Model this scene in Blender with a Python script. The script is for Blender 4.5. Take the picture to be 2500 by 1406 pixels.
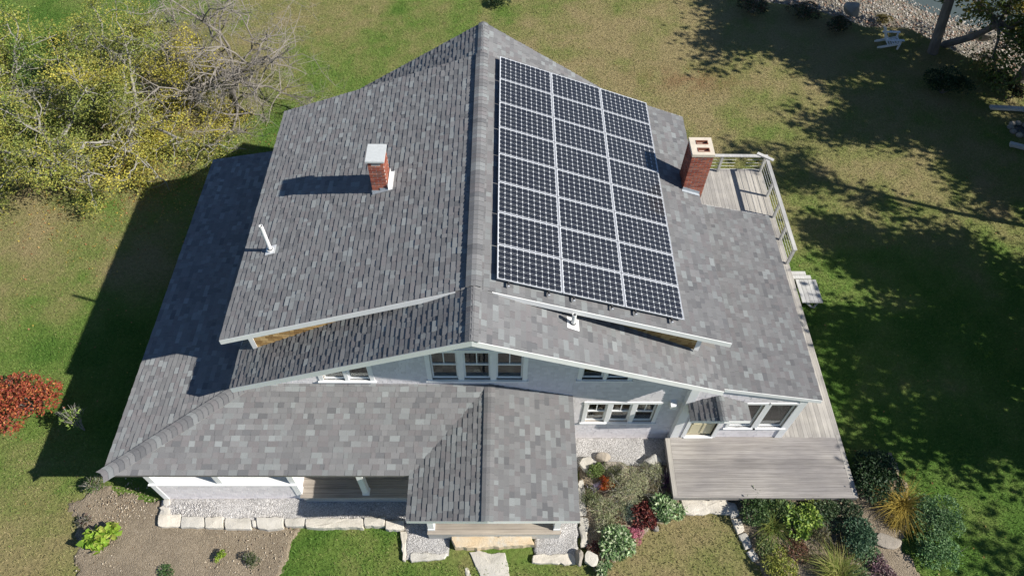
import bpy, math, random
import numpy as np
from mathutils import Vector, Matrix

for o in list(bpy.data.objects): bpy.data.objects.remove(o)
S = bpy.context.scene
COL = S.collection
R = random.Random(7)
RN = np.random.default_rng(7)

# ------------------------------------------------------------------ camera
F_PX, PW, PH = 1759.6, 2500.0, 1406.0
CAM = np.array([0.651, -8.553, 21.821]); YAW, PITCH, ROLL = 0.036, 0.905, 0.036
PPX, PPY = 16.1, -113.7
_cp, _sp, _c, _s = math.cos(PITCH), math.sin(PITCH), math.cos(YAW), math.sin(YAW)
C_F = np.array([_s*_cp, _c*_cp, -_sp]); _r = np.array([_c, -_s, 0.0]); _u = np.cross(_r, C_F)
C_R = math.cos(ROLL)*_r + math.sin(ROLL)*_u
C_U = -math.sin(ROLL)*_r + math.cos(ROLL)*_u
cd = bpy.data.cameras.new('camera'); cam = bpy.data.objects.new('camera', cd); COL.objects.link(cam)
M = Matrix(((C_R[0], C_U[0], -C_F[0], CAM[0]), (C_R[1], C_U[1], -C_F[1], CAM[1]), (C_R[2], C_U[2], -C_F[2], CAM[2]), (0, 0, 0, 1)))
cam.matrix_world = M
cd.sensor_fit = 'HORIZONTAL'; cd.sensor_width = 36.0; cd.lens = F_PX/PW*36.0
cd.shift_x = -PPX/PW; cd.shift_y = PPY/PW
cd.clip_start = 0.1; cd.clip_end = 3000
S.camera = cam
def G(px, py, z=0.0):
    """photo pixel -> point on the level z"""
    d = C_F + (px-PW/2-PPX)/F_PX*C_R - (py-PH/2-PPY)/F_PX*C_U
    return CAM + d*((z-CAM[2])/d[2])
def P2(X):
    d = np.asarray(X, float)-CAM; z = d@C_F
    return np.stack([PW/2+PPX+F_PX*(d@C_R)/z, PH/2+PPY-F_PX*(d@C_U)/z], -1)

# ------------------------------------------------------------------ light
SUN_EL, SUN_AZ = math.radians(37.5), math.radians(-16.3)
sdir = Vector((math.cos(SUN_EL)*math.cos(SUN_AZ), math.cos(SUN_EL)*math.sin(SUN_AZ), math.sin(SUN_EL)))
W = bpy.data.worlds.new('World'); S.world = W; W.use_nodes = True
nt = W.node_tree; nt.nodes.clear()
sky = nt.nodes.new('ShaderNodeTexSky'); sky.sky_type = 'NISHITA'; sky.sun_disc = False
sky.sun_elevation = SUN_EL; sky.sun_rotation = math.atan2(sdir.x, sdir.y)
sky.air_density = 1.0; sky.dust_density = 0.2; sky.ozone_density = 4.0; sky.altitude = 1500
bg = nt.nodes.new('ShaderNodeBackground'); bg.inputs[1].default_value = 0.075
wo = nt.nodes.new('ShaderNodeOutputWorld')
nt.links.new(sky.outputs[0], bg.inputs[0]); nt.links.new(bg.outputs[0], wo.inputs[0])
sl = bpy.data.lights.new('sun', 'SUN'); sl.energy = 5.0; sl.angle = math.radians(0.53); sl.color = (1.0, 0.955, 0.88)
so = bpy.data.objects.new('sun', sl); COL.objects.link(so)
so.rotation_euler = sdir.to_track_quat('Z', 'Y').to_euler(); so.location = (30, -20, 40)
S.view_settings.view_transform = 'Standard'; S.view_settings.look = 'None'
S.view_settings.exposure = 0.48; S.view_settings.gamma = 1.0; S.view_settings.use_curve_mapping = False
S.render.engine = 'CYCLES'

# ------------------------------------------------------------------ material helpers
MATS = {}
class NT:
    def __init__(s, name):
        s.m = bpy.data.materials.new(name); s.m.use_nodes = True
        s.t = s.m.node_tree; s.t.nodes.clear()
        s.out = s.n('ShaderNodeOutputMaterial'); s.b = s.n('ShaderNodeBsdfPrincipled')
        s.l(s.b.outputs[0], s.out.inputs[0])
    def n(s, t, **k):
        x = s.t.nodes.new(t)
        for a, v in k.items(): setattr(x, a, v)
        return x
    def l(s, a, b): s.t.links.new(a, b)
    def set(s, **k):
        for a, v in k.items(): s.b.inputs[a.replace('_', ' ')].default_value = v
    def coord(s, scale=(1, 1, 1), obj=False):
        mp = s.n('ShaderNodeMapping'); mp.inputs['Scale'].default_value = scale
        if obj:
            tc = s.n('ShaderNodeTexCoord'); s.l(tc.outputs['Object'], mp.inputs[0])
        else:
            g = s.n('ShaderNodeNewGeometry'); s.l(g.outputs['Position'], mp.inputs[0])
        return mp.outputs[0]
    def noise(s, scale, co=None, detail=3, rough=.55):
        x = s.n('ShaderNodeTexNoise'); x.inputs['Scale'].default_value = scale
        x.inputs['Detail'].default_value = detail; x.inputs['Roughness'].default_value = rough
        if co is not None: s.l(co, x.inputs['Vector'])
        return x.outputs[0]
    def ramp(s, f, stops):
        r = s.n('ShaderNodeValToRGB'); e = r.color_ramp.elements
        while len(e) < len(stops): e.new(.5)
        for i, (p, c) in enumerate(stops):
            e[i].position = p; e[i].color = (*c, 1) if len(c) == 3 else c
        s.l(f, r.inputs[0]); return r.outputs[0]
    def mix(s, f, a, b, mode='MIX'):
        x = s.n('ShaderNodeMix', data_type='RGBA', blend_type=mode)
        if isinstance(f, (int, float)): x.inputs[0].default_value = f
        else: s.l(f, x.inputs[0])
        for i, v in ((6, a), (7, b)):
            if isinstance(v, tuple): x.inputs[i].default_value = (*v, 1)
            else: s.l(v, x.inputs[i])
        return x.outputs[2]
    def math(s, op, a, b=None):
        x = s.n('ShaderNodeMath', operation=op)
        for i, v in ((0, a), (1, b)):
            if v is None: continue
            if isinstance(v, (int, float)): x.inputs[i].default_value = v
            else: s.l(v, x.inputs[i])
        return x.outputs[0]
    def bump(s, h, strength=.5, dist=.01):
        b = s.n('ShaderNodeBump'); b.inputs['Strength'].default_value = strength; b.inputs['Distance'].default_value = dist
        s.l(h, b.inputs['Height']); s.l(b.outputs[0], s.b.inputs['Normal'])
    def attr(s, name):
        a = s.n('ShaderNodeAttribute'); a.attribute_name = name; return a.outputs['Color']
    def rnd(s):
        o = s.n('ShaderNodeObjectInfo'); g = s.n('ShaderNodeNewGeometry')
        return s.math('FRACT', s.math('ADD', o.outputs['Random'], g.outputs['Random Per Island']))
    def base(s, c):
        if isinstance(c, tuple): s.b.inputs['Base Color'].default_value = (*c, 1)
        else: s.l(c, s.b.inputs['Base Color'])
def g3(v): return (v, v, v)

def m_tone(name, rough=.9, grain=0.0, gscale=300, bump=0, spec=.3, trans=0.0):
    """colour taken from the mesh's own 'tone' attribute (real surface colour), with fine grain"""
    n = NT(name); c = n.attr('tone')
    if grain:
        f = n.noise(gscale, n.coord(), 2)
        k = n.ramp(f, [(.3, g3(1-grain)), (.7, g3(1+grain))])
        c = n.mix(1.0, c, k, 'MULTIPLY')
        if bump: n.bump(f, bump, .004)
    n.base(c); n.set(Roughness=rough, Specular_IOR_Level=spec)
    if trans:
        t = n.n('ShaderNodeBsdfTranslucent'); n.l(c, t.inputs[0])
        mx = n.n('ShaderNodeMixShader'); mx.inputs[0].default_value = trans
        n.l(n.b.outputs[0], mx.inputs[1]); n.l(t.outputs[0], mx.inputs[2]); n.l(mx.outputs[0], n.out.inputs[0])
    return n.m
MATS['shingle'] = m_tone('asphalt_shingle', .92, .20, 160, .35, .2); MATS['shingle'].node_tree.nodes['Principled BSDF'].inputs['Diffuse Roughness'].default_value = .45
MATS['leaf'] = m_tone('leaf', .55, 0, spec=.3, trans=.25)
MATS['grass'] = m_tone('grass_blade', .7, 0, spec=.15, trans=.25)
MATS['pebble'] = m_tone('pebble', .85, .15, 60)

def m_simple(name, col, rough=.6, var=.06, scale=8, bump=.1, spec=.4, stretch=(1, 1, 1), fine=120):
    n = NT(name); co = n.coord(stretch)
    f = n.noise(scale, co, 4); f2 = n.noise(fine, co, 2)
    k = n.ramp(f, [(.25, g3(1-var)), (.75, g3(1+var))])
    n.base(n.mix(1.0, col, k, 'MULTIPLY')); n.set(Roughness=rough, Specular_IOR_Level=spec)
    n.bump(f2, bump, .003); return n.m
MATS['white'] = m_simple('white_paint', (.80, .80, .79), .5, .04, 3, .06)
MATS['pvc'] = m_simple('white_pvc', (.78, .78, .76), .4, .04, 6, .03)
MATS['roofdeck'] = m_simple('roof_sheathing', (.16, .15, .14), .9, .1)
MATS['cream'] = m_simple('cream_door_paint', (.62, .55, .36), .5, .04)
MATS['lead'] = m_simple('lead_flashing', (.36, .39, .42), .45, .15, 10, .2)
MATS['alu'] = m_simple('aluminium_frame', (.62, .63, .65), .35, .03, 4, .02); MATS['alu'].node_tree.nodes['Principled BSDF'].inputs['Metallic'].default_value = .3
MATS['black'] = m_simple('black_metal', (.02, .02, .022), .5, .05)
MATS['inside'] = m_simple('interior_plaster', (.45, .40, .34), .8, .05)
MATS['woodfloor'] = m_simple('interior_wood_floor', (.42, .23, .15), .4, .2, 3, .1, .4, (.5, 9, 1))
MATS['cap'] = m_simple('concrete_cap', (.52, .54, .53), .85, .08, 12, .4)
MATS['crown'] = m_simple('beige_concrete_crown', (.66, .58, .46), .85, .12, 8, .5)
MATS['flue'] = m_simple('clay_flue', (.22, .085, .05), .85, .2, 15, .3)
MATS['mortar'] = m_simple('mortar', (.62, .53, .46), .9, .12, 30, .5)
MATS['bark'] = m_simple('bark', (.17, .15, .13), .9, .35, 5, .8, .2, (1, 1, .3), 40)
MATS['palebark'] = m_simple('lichen_grey_bark', (.29, .275, .24), .9, .35, 4, .8, .2, (1, 1, .5), 40)
MATS['twig'] = m_simple('grey_brown_twig', (.25, .225, .195), .9, .3, 5, .5, .2)
MATS['chairpaint'] = m_simple('white_chair_paint', (.78, .79, .80), .5, .05)

def wood(name, a, b, axis, spec=.25):
    n = NT(name); st = (.6, 14, 14) if axis == 'x' else (14, .6, 14)
    o = n.n('ShaderNodeObjectInfo'); add = n.n('ShaderNodeVectorMath', operation='ADD')
    sc = n.n('ShaderNodeVectorMath', operation='SCALE'); sc.inputs[0].default_value = (37, 53, 11); n.l(o.outputs['Random'], sc.inputs['Scale'])
    n.l(n.coord(st), add.inputs[0]); n.l(sc.outputs[0], add.inputs[1])
    f = n.noise(1.6, add.outputs[0], 5, .65)
    big = n.noise(1.1, n.coord((.5, .9, 1)), 3)
    c = n.ramp(f, [(.28, a), (.72, b)])
    c = n.mix(1.0, c, n.ramp(o.outputs['Random'], [(0, g3(.86)), (1, g3(1.12))]), 'MULTIPLY')
    c = n.mix(1.0, c, n.ramp(big, [(.35, (.78, .77, .77)), (.65, (1.12, 1.1, 1.05))]), 'MULTIPLY')
    n.base(c); n.set(Roughness=.8, Specular_IOR_Level=spec); n.bump(f, .35, .006); return n.m
MATS['deck_x'] = wood('weathered_deck_along_x', (.22, .205, .195), (.40, .378, .36), 'x')
MATS['deck_y'] = wood('weathered_deck_along_y', (.32, .305, .28), (.50, .475, .44), 'y')
MATS['porch_x'] = wood('porch_boards', (.27, .235, .20), (.44, .395, .34), 'x')
MATS['greywood'] = wood('grey_timber', (.40, .40, .39), (.60, .60, .58), 'y')

def m_brick():
    n = NT('brick'); r = n.rnd()
    c = n.ramp(r, [(0, (.24, .065, .042)), (.3, (.34, .105, .064)), (.6, (.42, .145, .09)), (.85, (.33, .13, .088)), (1, (.20, .09, .07))])
    f = n.noise(60, n.coord(), 4)
    c = n.mix(1.0, c, n.ramp(f, [(.3, g3(.75)), (.7, g3(1.2))]), 'MULTIPLY')
    n.base(c); n.set(Roughness=.9, Specular_IOR_Level=.2); n.bump(f, .5, .004); return n.m
MATS['brick'] = m_brick()
def m_wallsh(name, cols, var):
    n = NT(name); r = n.rnd()
    c = n.ramp(r, cols); f = n.noise(30, n.coord((6, 6, .6)), 4)
    c = n.mix(1.0, c, n.ramp(f, [(.3, g3(1-var)), (.7, g3(1+var))]), 'MULTIPLY')
    n.base(c); n.set(Roughness=.85, Specular_IOR_Level=.2); n.bump(f, .25, .004); return n.m
MATS['wallsh'] = m_wallsh('pale_wall_shingle', [(0, (.62, .585, .59)), (.5, (.68, .645, .65)), (1, (.725, .69, .695))], .03)
MATS['cedar'] = m_wallsh('cedar_shingle', [(0, (.24, .14, .055)), (.5, (.40, .25, .10)), (1, (.52, .36, .17))], .25)
def m_glass():
    n = NT('window_glass'); n.t.nodes.remove(n.b)
    tr = n.n('ShaderNodeBsdfTransparent'); tr.inputs[0].default_value = (.80, .84, .82, 1)
    gl = n.n('ShaderNodeBsdfGlossy'); gl.inputs['Roughness'].default_value = .01
    fr = n.n('ShaderNodeFresnel'); fr.inputs[0].default_value = 1.55
    mx = n.n('ShaderNodeMixShader'); k = n.math('ADD', n.math('MULTIPLY', fr.outputs[0], .9), .01)
    n.l(k, mx.inputs[0]); n.l(tr.outputs[0], mx.inputs[1]); n.l(gl.outputs[0], mx.inputs[2]); n.l(mx.outputs[0], n.out.inputs[0])
    return n.m
MATS['glass'] = m_glass()
def m_cell():
    n = NT('solar_cell'); tc = n.n('ShaderNodeTexCoord'); sp = n.n('ShaderNodeSeparateXYZ'); n.l(tc.outputs['Object'], sp.inputs[0])
    def line(y0, w): return n.math('LESS_THAN', n.math('ABSOLUTE', n.math('SUBTRACT', sp.outputs[1], y0)), w)
    m = n.math('ADD', line(-.039, .0035), line(.039, .0035))
    c = n.mix(m, (.0075, .0085, .014), (.16, .17, .18))
    o = n.n('ShaderNodeObjectInfo'); c = n.mix(1.0, c, n.ramp(o.outputs['Random'], [(0, (.85, .85, .9)), (1, (1.15, 1.15, 1.1))]), 'MULTIPLY')
    n.base(c); n.set(Roughness=.35, Specular_IOR_Level=.3, Coat_Weight=.6, Coat_Roughness=.04); return n.m
MATS['cell'] = m_cell()
MATS['backsheet'] = m_simple('white_backsheet', (.60, .62, .64), .4, .02, 5, .0)

def m_gravel(name, c1, c2, c3, scale=42):
    n = NT(name); co = n.coord()
    v = n.n('ShaderNodeTexVoronoi'); v.inputs['Scale'].default_value = scale; n.l(co, v.inputs['Vector'])
    sp = n.n('ShaderNodeSeparateColor'); n.l(v.outputs['Color'], sp.inputs[0])
    c = n.ramp(sp.outputs[0], [(0, c1), (.5, c2), (1, c3)])
    c = n.mix(1.0, c, n.ramp(n.noise(1.6, co, 4), [(.3, g3(.85)), (.7, g3(1.1))]), 'MULTIPLY')
    n.base(c); n.set(Roughness=.9, Specular_IOR_Level=.2)
    h = n.math('SUBTRACT', 1.0, v.outputs['Distance']); n.bump(h, 1.0, .03); return n.m
MATS['gravel'] = m_gravel('crushed_granite_gravel', (.34, .325, .31), (.55, .53, .51), (.70, .68, .66))
MATS['soil'] = m_gravel('garden_soil', (.25, .20, .14), (.315, .255, .18), (.40, .33, .245), 45)
def m_stone(name, a, b, c):
    n = NT(name); co = n.coord(); f = n.noise(2.2, co, 6, .6); f2 = n.noise(14, co, 5, .7)
    o = n.n('ShaderNodeObjectInfo')
    cc = n.mix(n.ramp(f2, [(.35, g3(0)), (.7, g3(1))]), n.ramp(f, [(.3, a), (.5, b), (.7, c)]), b)
    cc = n.mix(1.0, cc, n.ramp(o.outputs['Random'], [(0, (.82, .83, .84)), (1, (1.1, 1.06, 1.0))]), 'MULTIPLY')
    n.base(cc); n.set(Roughness=.9, Specular_IOR_Level=.2); n.bump(n.math('ADD', f2, n.noise(45, co, 3)), .7, .02); return n.m
MATS['stone'] = m_stone('pale_granite', (.42, .40, .35), (.60, .57, .51), (.70, .67, .62))
MATS['sandstone'] = m_stone('sandstone', (.62, .42, .22), (.66, .54, .38), (.60, .58, .52))
MATS['boulder'] = m_stone('boulder_stone', (.20, .19, .17), (.32, .29, .25), (.42, .38, .33))
def m_ground():
    n = NT('lawn'); co = n.coord(); c = n.attr('gcol')
    f = n.noise(9, co, 5, .65); f2 = n.noise(70, co, 3, .7)
    c = n.mix(1.0, c, n.ramp(f, [(.3, (.72, .74, .7)), (.7, (1.22, 1.2, 1.2))]), 'MULTIPLY')
    c = n.mix(1.0, c, n.ramp(f2, [(.3, (.5, .52, .5)), (.7, (1.45, 1.42, 1.36))]), 'MULTIPLY')
    n.base(c); n.set(Roughness=.95, Specular_IOR_Level=.08); n.bump(n.math('ADD', f2, n.math('MULTIPLY', f, 2.0)), .9, .05); return n.m
MATS['ground'] = m_ground()
def m_water():
    n = NT('sea_water'); n.base((.085, .105, .095)); n.set(Roughness=.08, Specular_IOR_Level=.5); n.bump(n.noise(6, n.coord(), 4), .25, .05); return n.m
MATS['water'] = m_water()

# ------------------------------------------------------------------ mesh helpers
WO = {}
def reg(o, origin): WO[o] = np.array(origin, float)
def link(o, parent=None, origin=(0, 0, 0)):
    COL.objects.link(o); reg(o, origin)
    if parent is not None:
        o.parent = parent; o.location = Vector(np.array(origin)-WO[parent])
    else: o.location = Vector(origin)
    return o
def tag(o, label=None, cat=None, group=None, kind=None):
    if label: o['label'] = label
    if cat: o['category'] = cat
    if group: o['group'] = group
    if kind: o['kind'] = kind
    return o
def thing(name, loc, label, cat, group=None, rz=0.0):
    o = bpy.data.objects.new(name, None); o.empty_display_size = .2
    link(o, None, loc); o.rotation_euler = (0, 0, rz)
    return tag(o, label, cat, group)
class MB:
    def __init__(s): s.v = []; s.f = []; s.c = []
    def add(s, vs, fs, col=None):
        b = len(s.v); s.v += [tuple(map(float, p)) for p in vs]; s.f += [tuple(i+b for i in f) for f in fs]
        if col is not None: s.c += [col]*len(fs)
        return s
    def box(s, x0, x1, y0, y1, z0, z1, col=None):
        vs = [(x, y, z) for z in (z0, z1) for y in (y0, y1) for x in (x0, x1)]
        return s.add(vs, [(0, 2, 3, 1), (4, 5, 7, 6), (0, 1, 5, 4), (2, 6, 7, 3), (0, 4, 6, 2), (1, 3, 7, 5)], col)
    def bar(s, a, b, w, h, up=(0, 0, 1), col=None):
        """rectangular bar from a to b; w across, h along 'up'"""
        a, b = np.array(a, float), np.array(b, float); d = (b-a)/np.linalg.norm(b-a)
        x = np.cross(d, up); x = x/np.linalg.norm(x); y = np.cross(x, d)
        vs = [p+x*sx*w/2+y*sy*h/2 for p in (a, b) for sx, sy in ((-1, -1), (1, -1), (1, 1), (-1, 1))]
        return s.add(vs, [(0, 3, 2, 1), (4, 5, 6, 7), (0, 1, 5, 4), (1, 2, 6, 5), (2, 3, 7, 6), (3, 0, 4, 7)], col)
    def tube(s, pts, rad, n=8, cap=True, col=None):
        pts = [np.array(p, float) for p in pts]; rings = []
        for i, p in enumerate(pts):
            d = pts[min(i+1, len(pts)-1)]-pts[max(i-1, 0)]; d = d/(np.linalg.norm(d)+1e-9)
            a = np.cross(d, (0, 0, 1.) if abs(d[2]) < .9 else (1., 0, 0)); a /= np.linalg.norm(a); b = np.cross(d, a)
            r = rad[i] if hasattr(rad, '__len__') else rad
            rings.append([p+r*(math.cos(t)*a+math.sin(t)*b) for t in [2*math.pi*k/n for k in range(n)]])
        vs = [q for r in rings for q in r]; fs = []
        for i in range(len(pts)-1):
            for k in range(n): fs.append((i*n+k, i*n+(k+1) % n, (i+1)*n+(k+1) % n, (i+1)*n+k))
        if cap: fs += [tuple(range(n))[::-1], tuple(range((len(pts)-1)*n, len(pts)*n))]
        return s.add(vs, fs, col)
    def prism(s, poly, d, col=None):
        """poly: list of 3d points (planar), extruded by vector d"""
        n = len(poly); d = np.array(d, float)
        vs = [np.array(p, float) for p in poly]+[np.array(p, float)+d for p in poly]
        return s.add(vs, [tuple(range(n))[::-1], tuple(range(n, 2*n))]+[(i, (i+1) % n, n+(i+1) % n, n+i) for i in range(n)], col)
    def build(s, name, mat, parent=None, origin=None, smooth=False, local=False):
        v = np.array(s.v, float).reshape(-1, 3)
        if local: origin = np.zeros(3) if parent is None else WO[parent]; off = np.zeros(3)
        else:
            if origin is None: origin = (v.min(0)+v.max(0))/2 if len(v) else np.zeros(3)
            off = np.array(origin, float)
        me = bpy.data.meshes.new(name); me.from_pydata((v-off).tolist(), [], s.f)
        if s.c:
            a = me.attributes.new('tone', 'FLOAT_COLOR', 'FACE')
            a.data.foreach_set('color', np.array([(*c, 1) for c in s.c], dtype=np.float32).ravel())
        me.materials.append(MATS[mat]); 
        if smooth: me.polygons.foreach_set('use_smooth', [True]*len(me.polygons))
        me.update()
        o = bpy.data.objects.new(name, me); return link(o, parent, origin)
def arr_obj(name, mat, V, Fc, C=None, parent=None, origin=(0, 0, 0), smooth=False):
    """big meshes from numpy arrays; Fc (n,k); C (n,3) per face"""
    me = bpy.data.meshes.new(name); V = np.asarray(V, np.float32)-np.asarray(origin, np.float32); Fc = np.asarray(Fc, np.int32); k = Fc.shape[1]
    me.vertices.add(len(V)); me.vertices.foreach_set('co', V.ravel())
    me.loops.add(Fc.size); me.loops.foreach_set('vertex_index', Fc.ravel())
    me.polygons.add(len(Fc)); me.polygons.foreach_set('loop_start', np.arange(0, Fc.size, k, dtype=np.int32))
    if C is not None:
        a = me.attributes.new('tone', 'FLOAT_COLOR', 'FACE'); C = np.asarray(C, np.float32)
        a.data.foreach_set('color', np.concatenate([C, np.ones((len(C), 1), np.float32)], 1).ravel())
    me.update(calc_edges=True); me.validate()
    me.materials.append(MATS[mat])
    if smooth: me.polygons.foreach_set('use_smooth', np.ones(len(Fc), bool))
    return link(bpy.data.objects.new(name, me), parent, origin)
def clip_poly(sub, clip):
    """Sutherland-Hodgman, clip convex counter-clockwise"""
    out = list(sub)
    for i in range(len(clip)):
        a, b = clip[i], clip[(i+1) % len(clip)]; inp = out; out = []
        if not inp: return []
        ins = lambda p: (b[0]-a[0])*(p[1]-a[1])-(b[1]-a[1])*(p[0]-a[0]) >= -1e-9
        for j in range(len(inp)):
            p, q = inp[j-1], inp[j]; ip, iq = ins(p), ins(q)
            if ip != iq:
                d1 = (b[0]-a[0])*(p[1]-a[1])-(b[1]-a[1])*(p[0]-a[0]); d2 = (b[0]-a[0])*(q[1]-a[1])-(b[1]-a[1])*(q[0]-a[0])
                t = d1/(d1-d2); out.append((p[0]+t*(q[0]-p[0]), p[1]+t*(q[1]-p[1])))
            if iq: out.append(q)
    return out
def area2(p): return .5*sum(p[i-1][0]*p[i][1]-p[i][0]*p[i-1][1] for i in range(len(p)))
def ccw(p): return list(p) if area2(p) > 0 else list(p)[::-1]

# ------------------------------------------------------------------ value noise
_L = RN.random((256, 256))
def vnoise(x, y, s):
    x = np.asarray(x)*s+101.3; y = np.asarray(y)*s+57.7
    xi = np.floor(x).astype(int); yi = np.floor(y).astype(int); fx = x-xi; fy = y-yi
    fx = fx*fx*(3-2*fx); fy = fy*fy*(3-2*fy); g = lambda a, b: _L[a % 256, b % 256]
    return (g(xi, yi)*(1-fx)+g(xi+1, yi)*fx)*(1-fy)+(g(xi, yi+1)*(1-fx)+g(xi+1, yi+1)*fx)*fy
def fbm(x, y, s, o=4): return sum(vnoise(x, y, s*2**k)*.5**k for k in range(o))/sum(.5**k for k in range(o))

# ------------------------------------------------------------------ ground
BX = [-400, -40, -10, 5, 12, 15, 17, 19.2, 21.4, 22.6, 23.8, 25.6, 31, 45, 400]
BY = [60, 46, 34, 28, 25.2, 24.6, 24.0, 22.6, 22.6, 21.2, 20.0, 18.7, 16.5, 14, 10]
def shore(x, y): return np.asarray(y)-np.interp(x, BX, BY)
def sstep(a, b, x): t = np.clip((x-a)/(b-a), 0, 1); return t*t*(3-2*t)
def gheight(x, y):
    s = shore(x, y)
    return -.75*sstep(-.1, 1.2, s)-.55*sstep(1.2, 7, s)-2*sstep(7, 40, s)+.05*(fbm(x, y, .35, 3)-.5)
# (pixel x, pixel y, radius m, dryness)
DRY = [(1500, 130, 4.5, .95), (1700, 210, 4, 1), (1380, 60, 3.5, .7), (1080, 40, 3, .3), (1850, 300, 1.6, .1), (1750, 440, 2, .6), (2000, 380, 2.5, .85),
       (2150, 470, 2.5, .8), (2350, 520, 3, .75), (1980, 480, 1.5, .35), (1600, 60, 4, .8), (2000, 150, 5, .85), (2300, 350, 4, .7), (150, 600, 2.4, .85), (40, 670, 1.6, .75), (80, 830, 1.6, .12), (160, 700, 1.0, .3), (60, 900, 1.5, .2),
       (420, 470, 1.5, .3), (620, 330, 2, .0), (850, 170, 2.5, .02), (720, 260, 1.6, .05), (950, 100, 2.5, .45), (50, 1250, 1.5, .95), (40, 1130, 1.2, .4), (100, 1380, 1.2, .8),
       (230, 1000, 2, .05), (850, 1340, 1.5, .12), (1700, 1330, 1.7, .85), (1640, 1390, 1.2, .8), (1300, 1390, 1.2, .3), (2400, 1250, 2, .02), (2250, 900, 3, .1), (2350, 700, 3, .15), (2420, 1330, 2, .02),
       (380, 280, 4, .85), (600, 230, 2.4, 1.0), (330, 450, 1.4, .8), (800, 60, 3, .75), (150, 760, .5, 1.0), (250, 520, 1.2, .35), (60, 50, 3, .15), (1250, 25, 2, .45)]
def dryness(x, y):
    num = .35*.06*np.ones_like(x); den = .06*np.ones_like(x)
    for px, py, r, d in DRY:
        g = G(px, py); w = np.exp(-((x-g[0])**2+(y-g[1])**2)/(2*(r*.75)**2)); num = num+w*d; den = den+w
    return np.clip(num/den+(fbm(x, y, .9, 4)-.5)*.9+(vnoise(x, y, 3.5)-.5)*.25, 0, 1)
def lerp3(t, stops):
    t = np.asarray(t); ps = [s[0] for s in stops]
    return np.stack([np.interp(t, ps, [s[1][k] for s in stops]) for k in range(3)], -1)
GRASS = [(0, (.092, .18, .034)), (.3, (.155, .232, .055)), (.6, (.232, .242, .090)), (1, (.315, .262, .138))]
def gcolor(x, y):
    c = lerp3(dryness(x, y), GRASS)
    g = G(1690, 195); w = np.exp(-((x-g[0])**2/5+(y-g[1])**2/.7))*.55*sstep(.35, .6, fbm(x, y, 2.5))
    c = c*(1-w[..., None])+np.array((.20, .085, .05))*w[..., None]
    s = shore(x, y)+(fbm(x, y, 1.5)-.5)*1.2; b = sstep(.1, .9, s)[..., None]
    c = c*(1-b)+lerp3(fbm(x, y, 3.5), [(.2, (.17, .15, .12)), (.8, (.33, .30, .26))])*b
    return c
def axis(lo, hi, step, far):
    a = list(np.arange(lo, hi+1e-6, step)); e = step; v = hi; up = []
    while v < far: e *= 1.7; v += e; up.append(v)
    e = step; v = lo; dn = []
    while v > -far: e *= 1.7; v -= e; dn.append(v)
    return np.array(dn[::-1]+a+up)
gx = axis(-30, 34, .2, 900); gy = axis(-8, 33, .2, 900)
XX, YY = np.meshgrid(gx, gy); xf, yf = XX.ravel(), YY.ravel()
GV = np.stack([xf, yf, gheight(xf, yf)], 1); nx, ny = len(gx), len(gy)
idx = np.arange(nx*ny).reshape(ny, nx)
GF = np.stack([idx[:-1, :-1].ravel(), idx[:-1, 1:].ravel(), idx[1:, 1:].ravel(), idx[1:, :-1].ravel()], 1)
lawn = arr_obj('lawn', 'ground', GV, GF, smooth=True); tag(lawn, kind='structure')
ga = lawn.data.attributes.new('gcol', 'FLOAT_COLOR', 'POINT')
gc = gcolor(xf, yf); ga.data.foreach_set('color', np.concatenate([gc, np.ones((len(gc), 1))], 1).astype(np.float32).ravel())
wm = MB(); wm.add([(-900, 20, -1.27), (900, 10, -1.27), (900, 900, -1.27), (-900, 900, -1.27)], [(0, 1, 2, 3)])
tag(wm.build('sea_water', 'water'), kind='structure')

def inpoly(x, y, poly):
    ins = np.zeros(len(x), bool); n = len(poly)
    for i in range(n):
        (x0, y0), (x1, y1) = poly[i][:2], poly[(i+1) % n][:2]
        c = ((y0 > y) != (y1 > y)) & (x < (x1-x0)*(y-y0)/(y1-y0+1e-12)+x0); ins ^= c
    return ins
def sheet(name, pts, mat, z, mound=0.0, jit=.05, seed=1, st=.06):
    """irregular ground sheet filling an outline, uneven on top"""
    a = np.array([p[:2] for p in pts]); lo, hi = a.min(0)-.1, a.max(0)+.1
    xs, ys = np.arange(lo[0], hi[0], st), np.arange(lo[1], hi[1], st); X, Y = np.meshgrid(xs, ys); n0, n1 = X.shape
    cx, cy = (X[:-1, :-1]+st/2).ravel(), (Y[:-1, :-1]+st/2).ravel()
    ok = inpoly(cx+(fbm(cx+seed, cy, 3)-.5)*jit*6, cy+(fbm(cx, cy+seed, 3)-.5)*jit*6, [tuple(p) for p in a])
    ix = np.arange(n0*n1).reshape(n0, n1); Fq = np.stack([ix[:-1, :-1].ravel(), ix[:-1, 1:].ravel(), ix[1:, 1:].ravel(), ix[1:, :-1].ravel()], 1)[ok]
    c = a.mean(0); x, y = X.ravel(), Y.ravel(); zz = z+mound*np.exp(-((x-c[0])**2+(y-c[1])**2)/3)+.05*(fbm(x, y, 2.2, 4)-.5)*(1 if mound else .3)
    cnt = np.bincount(Fq.ravel(), minlength=n0*n1); zz = np.where(cnt < 4, z-.05, zz)
    used = np.unique(Fq); mp = np.full(n0*n1, -1); mp[used] = np.arange(len(used))
    V = np.stack([x+(vnoise(x, y, 9)-.5)*st*.8, y+(vnoise(y, x, 9)-.5)*st*.8, zz], 1)[used]; o = arr_obj(name, mat, V, mp[Fq], smooth=True); return tag(o, kind='structure')
def gp(*ps, z=0.0): return [G(px, py, z)[:2] for px, py in ps]
BED_L = gp((175, 1225), (240, 1185), (400, 1225), (735, 1285), (705, 1335), (690, 1420), (420, 1560), (180, 1480), (188, 1330))
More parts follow.
